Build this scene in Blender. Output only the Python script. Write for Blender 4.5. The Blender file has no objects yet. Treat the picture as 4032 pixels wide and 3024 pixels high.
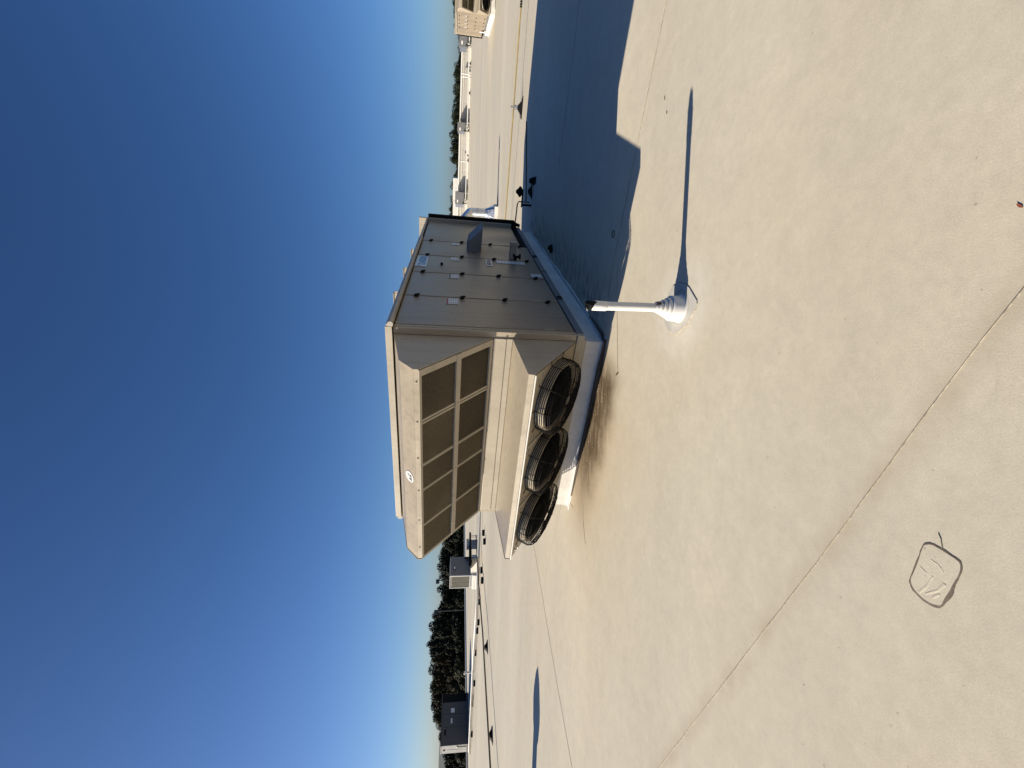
import bpy, bmesh, math, random
from mathutils import Vector, Matrix

# ------------------------------------------------------------------ camera, sky, sun, exposure
scene = bpy.context.scene
COL = scene.collection
FPX, PITCH, ROLL, EYE = 1684.28, -0.1373, -0.0282, 1.6      # focal length in 4032-px units, radians, metres
cp, sp, cr, sr = math.cos(PITCH), math.sin(PITCH), math.cos(ROLL), math.sin(ROLL)
FWD = Vector((0, cp, sp)); DN0 = Vector((0, sp, -cp)); RT0 = Vector((1, 0, 0))
RGT = RT0 * cr + DN0 * sr
DWN = DN0 * cr - RT0 * sr
cam_data = bpy.data.cameras.new('camera')
cam_data.sensor_fit = 'HORIZONTAL'; cam_data.sensor_width = 36.0
cam_data.lens = FPX / 4032 * 36.0
cam_data.clip_start = 0.05; cam_data.clip_end = 20000
cam = bpy.data.objects.new('camera', cam_data); COL.objects.link(cam)
m = Matrix.Identity(4)
for i, v in enumerate((DWN, RGT, -FWD)):                     # the phone was held upright, the picture is stored on its side
    m[0][i], m[1][i], m[2][i] = v
m.translation = Vector((0, 0, EYE))
cam.matrix_world = m
scene.camera = cam

SUN_EL = math.radians(24.7)
SUN_TO = Vector((-math.cos(SUN_EL) * 0.99889, math.cos(SUN_EL) * 0.0472, math.sin(SUN_EL)))   # towards the sun
world = bpy.data.worlds.new('World'); scene.world = world; world.use_nodes = True
nt = world.node_tree
for n in list(nt.nodes): nt.nodes.remove(n)
sky = nt.nodes.new('ShaderNodeTexSky'); sky.sky_type = 'NISHITA'; sky.sun_disc = False
sky.sun_elevation = SUN_EL
sky.sun_rotation = math.atan2(SUN_TO.x, SUN_TO.y)
sky.altitude = 200; sky.air_density = 0.8; sky.dust_density = 0.9; sky.ozone_density = 6.0
bg = nt.nodes.new('ShaderNodeBackground'); bg.inputs['Strength'].default_value = 0.058
wo = nt.nodes.new('ShaderNodeOutputWorld')
hs = nt.nodes.new('ShaderNodeHueSaturation'); hs.inputs['Saturation'].default_value = 1.09; hs.inputs['Hue'].default_value = 0.504; hs.inputs['Value'].default_value = 1.0
nt.links.new(sky.outputs[0], hs.inputs['Color']); nt.links.new(hs.outputs[0], bg.inputs[0]); nt.links.new(bg.outputs[0], wo.inputs[0])
sun_d = bpy.data.lights.new('sun', 'SUN'); sun_d.energy = 5.0; sun_d.angle = math.radians(0.5); sun_d.color = (1.0, 0.90, 0.75)
sun = bpy.data.objects.new('sun', sun_d); COL.objects.link(sun)
sun.rotation_euler = SUN_TO.to_track_quat('Z', 'Y').to_euler()
scene.view_settings.view_transform = 'Standard'; scene.view_settings.look = 'None'
scene.view_settings.gamma = 1.0; scene.view_settings.use_curve_mapping = False
scene.view_settings.exposure = 0.85

random.seed(7)
R = math.radians

# ------------------------------------------------------------------ helpers
def gp(X, Y, z=0.0):
    """point on the level z that the photograph shows at pixel X, Y (of 4032 x 3024)"""
    d = FWD + RGT * ((1512 - Y) / FPX) + DWN * ((X - 2016) / FPX)
    t = (z - EYE) / d.z
    return Vector((0, 0, EYE)) + d * t

class MB:
    """collects shapes into one mesh"""
    def __init__(s): s.v = []; s.f = []; s.sm = []
    def add(s, vs, fs, smooth=False):
        o = len(s.v); s.v += [tuple(v) for v in vs]
        for f in fs: s.f.append([i + o for i in f]); s.sm.append(smooth)
    def box(s, x0, x1, y0, y1, z0, z1):
        s.add([(x, y, z) for z in (z0, z1) for x, y in ((x0, y0), (x1, y0), (x1, y1), (x0, y1))],
              [(3, 2, 1, 0), (4, 5, 6, 7), (0, 1, 5, 4), (1, 2, 6, 5), (2, 3, 7, 6), (3, 0, 4, 7)]); return s
    def obox(s, c, ax, ay, az):
        """box centred on c with half axes ax, ay, az"""
        c, ax, ay, az = map(Vector, (c, ax, ay, az))
        s.add([c + ax * i + ay * j + az * k for k in (-1, 1) for i, j in ((-1, -1), (1, -1), (1, 1), (-1, 1))],
              [(3, 2, 1, 0), (4, 5, 6, 7), (0, 1, 5, 4), (1, 2, 6, 5), (2, 3, 7, 6), (3, 0, 4, 7)]); return s
    def tube(s, pts, r, seg=8, cap=True, closed=False):
        pts = [Vector(p) for p in pts]; n = len(pts)
        rs = r if isinstance(r, (list, tuple)) else [r] * n
        vs = []; prev = None
        for i, p in enumerate(pts):
            if closed: t = (pts[(i + 1) % n] - pts[i - 1])
            else: t = (pts[min(i + 1, n - 1)] - pts[max(i - 1, 0)])
            t.normalize()
            if prev is None:
                a = Vector((0, 0, 1)) if abs(t.z) < 0.9 else Vector((1, 0, 0))
                u = t.cross(a).normalized()
            else:
                u = (prev - t * prev.dot(t)).normalized()
            w = t.cross(u); prev = u
            for k in range(seg):
                an = 2 * math.pi * k / seg
                vs.append(p + (u * math.cos(an) + w * math.sin(an)) * rs[i])
        fs = []
        for i in range(n if closed else n - 1):
            j = (i + 1) % n
            for k in range(seg):
                l = (k + 1) % seg
                fs.append((i * seg + k, i * seg + l, j * seg + l, j * seg + k))
        s.add(vs, fs, True)
        if cap and not closed:
            s.add(vs[:seg], [tuple(range(seg - 1, -1, -1))]); s.add(vs[-seg:], [tuple(range(seg))])
        return s
    def lathe(s, prof, c=(0, 0, 0), seg=32, smooth=True):
        vs = []; n = len(prof)
        for r, z in prof:
            for k in range(seg):
                a = 2 * math.pi * k / seg; vs.append((c[0] + r * math.cos(a), c[1] + r * math.sin(a), c[2] + z))
        fs = []
        for i in range(n - 1):
            for k in range(seg):
                l = (k + 1) % seg
                fs.append((i * seg + k, i * seg + l, (i + 1) * seg + l, (i + 1) * seg + k))
        s.add(vs, fs, smooth); return s
    def plate(s, poly, thick):
        """closed solid from a planar polygon (3-D points) pushed along thick"""
        n = len(poly); poly = [Vector(p) for p in poly]; th = Vector(thick)
        vs = poly + [p + th for p in poly]
        nrm = Vector((0, 0, 0))
        for i in range(n):
            nrm += poly[i].cross(poly[(i + 1) % n])
        flip = nrm.dot(th) < 0
        a = tuple(range(n)); b = tuple(range(n, 2 * n))
        fs = [tuple(reversed(a)), b] + [(i, (i + 1) % n, (i + 1) % n + n, i + n) for i in range(n)]
        if flip: fs = [tuple(reversed(f)) for f in fs]
        s.add(vs, fs); return s
    def mesh(s, name):
        me = bpy.data.meshes.new(name); me.from_pydata(s.v, [], s.f)
        me.polygons.foreach_set('use_smooth', s.sm); me.update(); return me
    def build(s, name, m, parent=None, bevel=0.0):
        return link(name, s.mesh(name), m, parent, bevel)

def link(name, me, m, parent=None, bevel=0.0):
    if m is not None and not me.materials: me.materials.append(m)
    o = bpy.data.objects.new(name, me); COL.objects.link(o)
    if parent is not None: o.parent = parent
    if bevel:
        b = o.modifiers.new('bevel', 'BEVEL'); b.width = bevel; b.segments = 2; b.limit_method = 'ANGLE'; b.angle_limit = R(40)
    return o

def thing(name, label, cat, loc=(0, 0, 0), rz=0.0, group=None):
    o = bpy.data.objects.new(name, None); COL.objects.link(o)
    o.empty_display_size = 0.2
    o.location = loc; o.rotation_euler = (0, 0, rz); return tag(o, label, cat, group)
def tag(o, label, cat, group=None):
    o['label'] = label; o['category'] = cat
    if group: o['group'] = group
    return o
def structure(o): o['kind'] = 'structure'; return o
def copy_tree(o, parent=None):
    c = o.copy(); COL.objects.link(c)
    if parent is not None: c.parent = parent
    for ch in list(o.children): copy_tree(ch, c)
    return c
def text_mesh(txt, size, depth=0.001, align='CENTER', bold=0.0):
    cu = bpy.data.curves.new('lettering', 'FONT'); cu.body = txt; cu.size = size; cu.extrude = depth
    cu.align_x = align; cu.align_y = 'CENTER'; cu.offset = bold
    o = bpy.data.objects.new('lettering', cu); COL.objects.link(o)
    dg = bpy.context.evaluated_depsgraph_get()
    me = bpy.data.meshes.new_from_object(o.evaluated_get(dg))
    bpy.data.objects.remove(o); bpy.data.curves.remove(cu); return me

# ------------------------------------------------------------------ materials
def N(t, ty, **kw):
    n = t.nodes.new(ty)
    for k, v in kw.items(): setattr(n, k, v)
    return n
def ramp(t, stops, interp='LINEAR'):
    n = t.nodes.new('ShaderNodeValToRGB'); e = n.color_ramp.elements
    n.color_ramp.interpolation = interp
    while len(e) < len(stops): e.new(0.5)
    for i, (p, c) in enumerate(stops):
        e[i].position = p; e[i].color = (c, c, c, 1) if isinstance(c, (int, float)) else (*c, 1)
    return n
def mat(name, col, rough=0.5, metal=0.0, var=0.12, scale=3.0, fine=0.05, bump=0.0, bscale=60.0, streak=0.0, spec=0.5, coord='Object'):
    """painted / plain surface: base colour broken up by patchy dirt, optional run-down streaks and fine relief"""
    m = bpy.data.materials.new(name); m.use_nodes = True; t = m.node_tree
    p = t.nodes['Principled BSDF']; p.inputs['Roughness'].default_value = rough; p.inputs['Metallic'].default_value = metal
    p.inputs['Specular IOR Level'].default_value = spec
    tc = N(t, 'ShaderNodeTexCoord'); L = t.links.new
    n1 = N(t, 'ShaderNodeTexNoise'); n1.inputs['Scale'].default_value = scale; n1.inputs['Detail'].default_value = 6
    n2 = N(t, 'ShaderNodeTexNoise'); n2.inputs['Scale'].default_value = scale * 22; n2.inputs['Detail'].default_value = 3
    L(tc.outputs[coord], n1.inputs['Vector']); L(tc.outputs[coord], n2.inputs['Vector'])
    r1 = ramp(t, [(0.3, 1 - var), (0.7, 1 + var * 0.4)]); L(n1.outputs['Fac'], r1.inputs[0])
    r2 = ramp(t, [(0.35, 1 - fine), (0.65, 1 + fine)]); L(n2.outputs['Fac'], r2.inputs[0])
    mx = N(t, 'ShaderNodeMix', data_type='RGBA', blend_type='MULTIPLY'); mx.inputs[0].default_value = 1
    mx.inputs[6].default_value = (*col, 1); L(r1.outputs[0], mx.inputs[7])
    mx2 = N(t, 'ShaderNodeMix', data_type='RGBA', blend_type='MULTIPLY'); mx2.inputs[0].default_value = 1
    L(mx.outputs[2], mx2.inputs[6]); L(r2.outputs[0], mx2.inputs[7]); out = mx2.outputs[2]
    if streak:
        mp = N(t, 'ShaderNodeMapping'); mp.inputs['Scale'].default_value = (14, 14, 0.7); L(tc.outputs[coord], mp.inputs['Vector'])
        n3 = N(t, 'ShaderNodeTexNoise'); n3.inputs['Scale'].default_value = 1.0; n3.inputs['Detail'].default_value = 5; L(mp.outputs[0], n3.inputs['Vector'])
        r3 = ramp(t, [(0.5, 1.0), (0.75, 1 - streak)]); L(n3.outputs['Fac'], r3.inputs[0])
        mx3 = N(t, 'ShaderNodeMix', data_type='RGBA', blend_type='MULTIPLY'); mx3.inputs[0].default_value = 1
        L(out, mx3.inputs[6]); L(r3.outputs[0], mx3.inputs[7]); out = mx3.outputs[2]
    L(out, p.inputs['Base Color'])
    rr = ramp(t, [(0.3, max(0, rough - 0.08)), (0.7, min(1, rough + 0.1))]); L(n1.outputs['Fac'], rr.inputs[0]); L(rr.outputs[0], p.inputs['Roughness'])
    if bump:
        nb = N(t, 'ShaderNodeTexNoise'); nb.inputs['Scale'].default_value = bscale; nb.inputs['Detail'].default_value = 4; L(tc.outputs[coord], nb.inputs['Vector'])
        b = N(t, 'ShaderNodeBump'); b.inputs['Strength'].default_value = bump; b.inputs['Distance'].default_value = 0.01
        L(nb.outputs['Fac'], b.inputs['Height']); L(b.outputs[0], p.inputs['Normal'])
    return m

M = {}
M['paint'] = mat('beige_enamel', (0.355, 0.298, 0.217), 0.42, var=0.16, scale=1.6, streak=0.18, bump=0.10, bscale=4)
M['door'] = mat('beige_door_shade_enamel', (0.25, 0.198, 0.138), 0.38, var=0.18, scale=1.1, streak=0.18, bump=0.14, bscale=2.5)  # same enamel as the front, darkened to carry the doors' shade
M['trim'] = mat('beige_trim_enamel', (0.37, 0.325, 0.25), 0.45, var=0.12, scale=2.5, streak=0.1)
M['gutter'] = mat('gutter_enamel', (0.36, 0.32, 0.26), 0.5, var=0.2, scale=4)
M['black'] = mat('black_rubber', (0.009, 0.009, 0.010), 0.8, var=0.3, scale=8, spec=0.15)
M['wire'] = mat('black_coated_wire', (0.006, 0.006, 0.006), 0.7, var=0.2, spec=0.1)
M['dark'] = mat('dark_metal_cavity_shade', (0.012, 0.011, 0.010), 0.9, var=0.3, spec=0.1)  # dark metal parts; inside cavities the colour stands for their shade
M['filter'] = mat('aluminium_mesh_filter', (0.16, 0.135, 0.095), 0.55, metal=0.3, var=0.25, scale=2.2, fine=0.15)
def vary_per_object(m, lo, hi):
    t = m.node_tree; p = t.nodes['Principled BSDF']; src = p.inputs['Base Color'].links[0].from_socket
    oi = N(t, 'ShaderNodeObjectInfo'); r = ramp(t, [(0.0, lo), (1.0, hi)]); t.links.new(oi.outputs['Random'], r.inputs[0])
    x = N(t, 'ShaderNodeMix', data_type='RGBA', blend_type='MULTIPLY'); x.inputs[0].default_value = 1
    t.links.new(src, x.inputs[6]); t.links.new(r.outputs[0], x.inputs[7]); t.links.new(x.outputs[2], p.inputs['Base Color'])
vary_per_object(M['filter'], 0.72, 1.18)
M['white'] = mat('white_membrane', (0.60, 0.575, 0.53), 0.65, var=0.18, scale=2.0, bump=0.12, bscale=7, streak=0.10)
M['pvc'] = mat('white_pvc', (0.62, 0.60, 0.56), 0.35, var=0.06, scale=6, streak=0.06)
M['clear'] = mat('flange_membrane', (0.52, 0.495, 0.435), 0.5, var=0.14, scale=9, bump=0.1, bscale=30)
M['galv'] = mat('galvanised_steel', (0.62, 0.63, 0.65), 0.34, metal=0.92, var=0.18, scale=7, fine=0.1, coord='Generated')
M['rail'] = mat('dark_grey_rail', (0.15, 0.16, 0.17), 0.6, var=0.25, scale=4)  # darker grey than the front rail, for side rails and flue hood
M['yellow'] = mat('yellow_pipe_paint', (0.36, 0.27, 0.10), 0.5, var=0.2, scale=5)
M['bronze'] = mat('brown_pipe', (0.13, 0.10, 0.06), 0.6, var=0.3, scale=5)  # dark brown, for low pipes, ring and regulator branch
M['grey'] = mat('grey_enamel', (0.15, 0.15, 0.15), 0.45, var=0.12, scale=2.5, streak=0.08)
M['lgrey'] = mat('light_grey_enamel', (0.42, 0.42, 0.41), 0.45, var=0.12, scale=2.5, streak=0.12)
M['mgrey'] = mat('mid_grey_enamel', (0.24, 0.24, 0.23), 0.5, var=0.12, scale=2.5, streak=0.12)
M['dgrey'] = mat('charcoal_enamel', (0.045, 0.042, 0.047), 0.45, var=0.12, scale=2.5, streak=0.08)
M['olive'] = mat('coil_guard', (0.12, 0.115, 0.085), 0.6, var=0.15, scale=3)
M['label'] = mat('printed_label', (0.62, 0.62, 0.60), 0.4, var=0.08, scale=9)
M['plate'] = mat('pale_blue_plate', (0.46, 0.53, 0.60), 0.35, var=0.05)
M['blue'] = mat('blue_print', (0.03, 0.19, 0.42), 0.4, var=0.05)
M['ink'] = mat('black_print', (0.02, 0.02, 0.022), 0.5, var=0.05)
M['red'] = mat('red_print', (0.28, 0.02, 0.02), 0.5, var=0.05)
M['print'] = mat('grey_print', (0.25, 0.27, 0.30), 0.5, var=0.1, scale=40)
M['seam'] = mat('dirty_lap_edge', (0.36, 0.31, 0.225), 0.8, var=0.35, scale=2.5, fine=0.3)
M['grime_shade'] = mat('grimy_shade_edge', (0.055, 0.04, 0.03), 0.8, var=0.5, scale=5, fine=0.3)  # dirt and painted shade together, for the curb foot
M['leaf_dry'] = mat('dry_leaf', (0.12, 0.07, 0.03), 0.7, var=0.3)
M['rust'] = mat('rusty_scrap', (0.30, 0.07, 0.02), 0.8, var=0.4, scale=60)
M['bark'] = mat('bark', (0.07, 0.055, 0.04), 0.9, var=0.3)
M['wall'] = mat('parapet_membrane', (0.42, 0.395, 0.345), 0.6, var=0.10, scale=0.4, streak=0.10)
M['coping'] = mat('white_coping', (0.68, 0.66, 0.60), 0.45, var=0.06)
M['brick'] = mat('building_wall', (0.36, 0.31, 0.25), 0.8, var=0.2, scale=0.5)
M['terrain'] = mat('wooded_terrain', (0.035, 0.042, 0.02), 0.95, var=0.5, scale=0.02, fine=0.3)
M['hill'] = mat('far_wooded_hill', (0.035, 0.055, 0.05), 0.95, var=0.4, scale=0.01, fine=0.3)  # bluish tint puts distance haze into the forest colour
def leaf_mat(name, col):
    m = mat(name, col, 0.75, var=0.4, scale=0.8, fine=0.3, spec=0.08)
    p = m.node_tree.nodes['Principled BSDF']
    return m
LEAF = [leaf_mat('dark_green_foliage', (0.013, 0.017, 0.008)), leaf_mat('olive_brown_foliage', (0.038, 0.029, 0.013)),
        leaf_mat('grey_green_foliage', (0.026, 0.030, 0.020)), leaf_mat('yellow_green_foliage', (0.038, 0.036, 0.014))]

# unit frame: u runs along the long side, origin on the near corner
UX, UY, UT = 0.525, 4.341, 0.5286
LV = Vector((-math.cos(UT), math.sin(UT), 0)); RV = Vector((math.sin(UT), math.cos(UT), 0)); UC = Vector((UX, UY, 0))

def membrane_material():
    m = bpy.data.materials.new('roof_membrane'); m.use_nodes = True; t = m.node_tree; L = t.links.new
    p = t.nodes['Principled BSDF']; p.inputs['Specular IOR Level'].default_value = 0.15
    geo = N(t, 'ShaderNodeNewGeometry')
    def noise(scale, detail, vec=None, rough=0.55):
        n = N(t, 'ShaderNodeTexNoise'); n.inputs['Scale'].default_value = scale; n.inputs['Detail'].default_value = detail
        n.inputs['Roughness'].default_value = rough
        L(vec or geo.outputs['Position'], n.inputs['Vector']); return n.outputs['Fac']
    def mapped(sx, sy, rz):
        mp = N(t, 'ShaderNodeMapping'); mp.inputs['Scale'].default_value = (sx, sy, 1); mp.inputs['Rotation'].default_value = (0, 0, rz)
        L(geo.outputs['Position'], mp.inputs['Vector']); return mp.outputs[0]
    def mul(a, b, fac=1.0, blend='MULTIPLY'):
        x = N(t, 'ShaderNodeMix', data_type='RGBA', blend_type=blend)
        if isinstance(fac, float): x.inputs[0].default_value = fac
        else: L(fac, x.inputs[0])
        if isinstance(a, tuple): x.inputs[6].default_value = (*a, 1)
        else: L(a, x.inputs[6])
        if isinstance(b, tuple): x.inputs[7].default_value = (*b, 1)
        else: L(b, x.inputs[7])
        return x.outputs[2]
    def rmp(src, stops): r = ramp(t, stops); L(src, r.inputs[0]); return r.outputs[0]
    base = mul((0.575, 0.518, 0.402), (0.575, 0.510, 0.386), rmp(noise(0.55, 5), [(0.35, 0.0), (0.65, 1.0)]), 'MIX')
    base = mul(base, (0.56, 0.518, 0.412), rmp(noise(0.5, 3, mapped(1, 1, 0.7)), [(0.42, 0.0), (0.75, 0.8)]), 'MIX')
    base = mul(base, rmp(noise(7, 8, None, 0.65), [(0.25, 0.92), (0.7, 1.03)]))           # blotchy dirt
    base = mul(base, rmp(noise(150, 3, None, 0.7), [(0.3, 0.90), (0.7, 1.06)]))            # woven grain
    base = mul(base, rmp(noise(1.0, 4, mapped(0.05, 0.35, 0)), [(0.35, 0.88), (0.65, 1.05)]))  # broad soft tonal bands across the roof
    base = mul(base, rmp(noise(34, 2, None, 0.5), [(0.72, 1.0), (0.78, 0.72)]))            # specks
    base = mul(base, rmp(noise(22, 6, None, 0.7), [(0.3, 0.93), (0.68, 1.03)]))            # fine mottle
    base = mul(base, rmp(noise(3.0, 8, mapped(1, 1, 0.3), 0.75), [(0.32, 0.96), (0.6, 1.01)]))
    base = mul(base, rmp(noise(1.0, 5, mapped(2.0, 26, 0.9), 0.6), [(0.66, 1.0), (0.78, 0.90)]))   # scuffs
    dS = N(t, 'ShaderNodeVectorMath', operation='DOT_PRODUCT'); dS.inputs[1].default_value = (0.535, 0.845, 0); L(geo.outputs['Position'], dS.inputs[0])
    dl = N(t, 'ShaderNodeMath', operation='ABSOLUTE'); sub_ = N(t, 'ShaderNodeMath', operation='SUBTRACT'); L(dS.outputs['Value'], sub_.inputs[0]); sub_.inputs[1].default_value = 1.013; L(sub_.outputs[0], dl.inputs[0])
    lap = N(t, 'ShaderNodeMapRange', interpolation_type='SMOOTHSTEP'); L(dl.outputs[0], lap.inputs[0]); lap.inputs[1].default_value = 0.10; lap.inputs[2].default_value = 0.0
    lm = N(t, 'ShaderNodeMath', operation='MULTIPLY'); L(lap.outputs[0], lm.inputs[0]); L(rmp(noise(4, 7, None, 0.65), [(0.35, 0.05), (0.65, 0.75)]), lm.inputs[1])
    base = mul(base, (0.40, 0.34, 0.25), lm.outputs[0], 'MIX')                              # dirt caught along the lap
    # wash of brown grime in front of the curb
    def dotn(v, off):
        d = N(t, 'ShaderNodeVectorMath', operation='DOT_PRODUCT'); d.inputs[1].default_value = v
        sb = N(t, 'ShaderNodeVectorMath', operation='SUBTRACT'); sb.inputs[1].default_value = tuple(UC)
        L(geo.outputs['Position'], sb.inputs[0]); L(sb.outputs[0], d.inputs[0]); return d.outputs['Value']
    def math2(op, a, b):
        x = N(t, 'ShaderNodeMath', operation=op)
        for i, q in enumerate((a, b)):
            if isinstance(q, (int, float)): x.inputs[i].default_value = q
            else: L(q, x.inputs[i])
        return x.outputs[0]
    def rng(v, a, b):
        x = N(t, 'ShaderNodeMapRange', interpolation_type='SMOOTHSTEP'); L(v, x.inputs[0])
        x.inputs[1].default_value = a; x.inputs[2].default_value = b; return x.outputs[0]
    da = dotn(tuple(LV), 0); db = dotn(tuple(RV), 0)
    wob = math2('MULTIPLY', math2('SUBTRACT', noise(2.2, 5), 0.5), 0.5)
    dbw = math2('ADD', db, wob)
    band = math2('MULTIPLY', rng(dbw, -0.80, -0.25), rng(math2('MULTIPLY', dbw, -1), -0.16, 0.02))
    band = math2('MULTIPLY', band, math2('MULTIPLY', rng(da, 0.0, 0.45), rng(math2('MULTIPLY', da, -1), -2.6, -1.3)))
    st = rmp(noise(1.0, 6, mapped(4.0, 20.0, UT), 0.6), [(0.28, 0.55), (0.52, 1.0)])
    wide = math2('MULTIPLY', rng(dbw, -1.6, -0.2), math2('MULTIPLY', rng(da, -0.2, 0.9), rng(math2('MULTIPLY', da, -1), -3.2, -1.9)))
    wide = math2('MULTIPLY', wide, rng(math2('MULTIPLY', dbw, -1), -0.3, 0.0))
    base = mul(base, (0.50, 0.37, 0.22), math2('MULTIPLY', wide, 0.6), 'MIX')
    base = mul(base, (0.085, 0.055, 0.030), math2('MULTIPLY', math2('MULTIPLY', band, st), 0.97), 'MIX')
    base = mul(base, (0.60, 0.54, 0.44), math2('MULTIPLY', math2('MULTIPLY', band, rmp(noise(45, 4), [(0.62, 0.0), (0.7, 1.0)])), 0.8), 'MIX')
    # grime along the shaded long side and in the fold by the curb
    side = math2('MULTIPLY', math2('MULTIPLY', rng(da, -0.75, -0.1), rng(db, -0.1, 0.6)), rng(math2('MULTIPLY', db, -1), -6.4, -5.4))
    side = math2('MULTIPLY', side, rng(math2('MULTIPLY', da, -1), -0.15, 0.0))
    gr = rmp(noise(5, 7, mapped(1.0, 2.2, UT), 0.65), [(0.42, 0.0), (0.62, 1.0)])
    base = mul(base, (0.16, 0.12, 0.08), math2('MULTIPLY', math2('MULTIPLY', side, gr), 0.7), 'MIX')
    # membrane scrubbed clean for the weld round the vent pipe
    dv = N(t, 'ShaderNodeVectorMath', operation='DISTANCE'); dv.inputs[1].default_value = (0.56, 2.88, 0); L(geo.outputs['Position'], dv.inputs[0])
    clean = rng(math2('MULTIPLY', math2('ADD', dv.outputs['Value'], math2('MULTIPLY', wob, 0.5)), -1), -0.48, -0.24)
    base = mul(base, (0.66, 0.625, 0.54), math2('MULTIPLY', math2('MULTIPLY', clean, rmp(noise(9, 6), [(0.3, 0.3), (0.6, 1.0)])), 0.42), 'MIX')
    L(base, p.inputs['Base Color'])
    L(rmp(noise(4, 5), [(0.3, 0.5), (0.7, 0.72)]), p.inputs['Roughness'])
    b1 = N(t, 'ShaderNodeBump'); b1.inputs['Strength'].default_value = 0.22; b1.inputs['Distance'].default_value = 0.003
    L(noise(170, 4, None, 0.7), b1.inputs['Height'])
    b2 = N(t, 'ShaderNodeBump'); b2.inputs['Strength'].default_value = 0.2; b2.inputs['Distance'].default_value = 0.015
    L(noise(0.8, 1), b2.inputs['Height']); L(b2.outputs[0], b1.inputs['Normal'])
    L(b1.outputs[0], p.inputs['Normal'])
    return m
M['roof'] = membrane_material()

# ------------------------------------------------------------------ the setting
GZ = -7.0
# roof outline: left edge runs along RV, far edge meets the parapet
edge0 = Vector((-16.4, 40.02, 0))
e_far = edge0 + RV * ((72.8 - edge0.y) / RV.y); e_near = edge0 - RV * 75
cE = Vector((40, 20, 0)); wall_far = e_far - LV * 100; wall_far.z = 1.32        # the sheet climbs to the right along the parapet
roof_poly = [e_near, Vector((40, -25, 0)), Vector((90, -25, 0)), Vector((wall_far.x, wall_far.y, 0)), e_far]
rb = MB(); rv = [e_near, Vector((40, -25, 0)), cE, e_far, wall_far, Vector((90, -25, 1.0))]
rb.add(rv, [(0, 1, 2, 3), (3, 2, 4), (2, 1, 5, 4)])
for a, c in ((0, 1), (1, 5), (5, 4), (4, 3), (3, 0)): rb.add([rv[a], rv[c], Vector((rv[c].x, rv[c].y, -0.5)), Vector((rv[a].x, rv[a].y, -0.5))], [(0, 1, 2, 3)])
structure(rb.build('roof', M['roof']))
structure(MB().plate([p + Vector((0, 0, GZ)) for p in roof_poly], (0, 0, -GZ - 0.502)).build('building_walls', M['brick']))
mt = MB(); mt.add([(-6000, -6000, GZ), (6000, -6000, GZ), (6000, 6000, GZ), (-6000, 6000, GZ)], [(0, 1, 2, 3)])
structure(mt.build('ground', M['terrain']))
roof = bpy.data.objects['roof']

def strip(pts, w, z=0.004, h=0.003, jit=0.0):
    """raised lap edge along a path"""
    b = MB(); P = []
    for a, c in zip(pts[:-1], pts[1:]):
        a, c = Vector(a), Vector(c); n = max(2, int((c - a).length / 0.12))
        for i in range(n): P.append(a.lerp(c, i / n))
    P.append(Vector(pts[-1])); vs = []
    for i, p in enumerate(P):
        t = (P[min(i + 1, len(P) - 1)] - P[max(i - 1, 0)]).normalized(); s = Vector((-t.y, t.x, 0))
        ww = w * random.uniform(0.5, 1.3); o = s * random.uniform(-jit, jit)
        for q, zz in ((-ww, 0.0005), (-ww * 0.4, h), (ww * 0.4, h), (ww, 0.0005)):
            vs.append(p + o + s * q * 0.5 + Vector((0, 0, zz)))
    fs = [(i * 4 + k, i * 4 + k + 1, i * 4 + k + 5, i * 4 + k + 4) for i in range(len(P) - 1) for k in range(3)]
    b.add(vs, fs); return b
def seam(pts, w, jit=0.002):
    return strip([(x, y, 0) for x, y in pts], w, jit=jit).build('seam', M['seam'], roof)
seam([(-4.9, 4.35), (-2.82, 2.99), (-0.65, 1.61), (0.05, 1.18), (0.31, 1.01), (1.2, 0.43)], 0.0045)
seam([(4.8, 2.2), (3.08, 3.21), (2.44, 3.58), (1.35, 4.18), (0.95, 4.34)], 0.014)
seam([(8.2, 4.35), (5.37, 5.79), (4.21, 6.39), (3.52, 6.79)], 0.02)
seam([(-2.4, 9.0), (-2.98, 8.02), (-3.54, 7.14), (-4.26, 6.01), (-4.74, 5.14), (-5.5, 3.8)], 0.012)
seam([(-1.2, 5.72), (-1.84, 6.1), (-3.21, 6.94), (-4.93, 8.07), (-8.5, 10.14), (-14, 13.4)], 0.012)
seam([(1.18, 4.11), (0.77, 4.08), (0.16, 4.02)], 0.008)
for k in range(3, 8):                                     # further sheets of membrane, parallel to the first ones
    q = Vector((5.37, 5.79, 0)) + RV * (2.9 * k); a = q - LV * 26; c = q + LV * 30
    seam([(a.x, a.y), (c.x, c.y)], 0.012 + 0.002 * k, jit=0.004)
# membrane scars by the foot of the big unit
seam([(-1.42, 5.0), (-1.63, 4.98), (-1.86, 4.87)], 0.012); seam([(-1.55, 5.62), (-1.6, 5.42)], 0.01)


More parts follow.
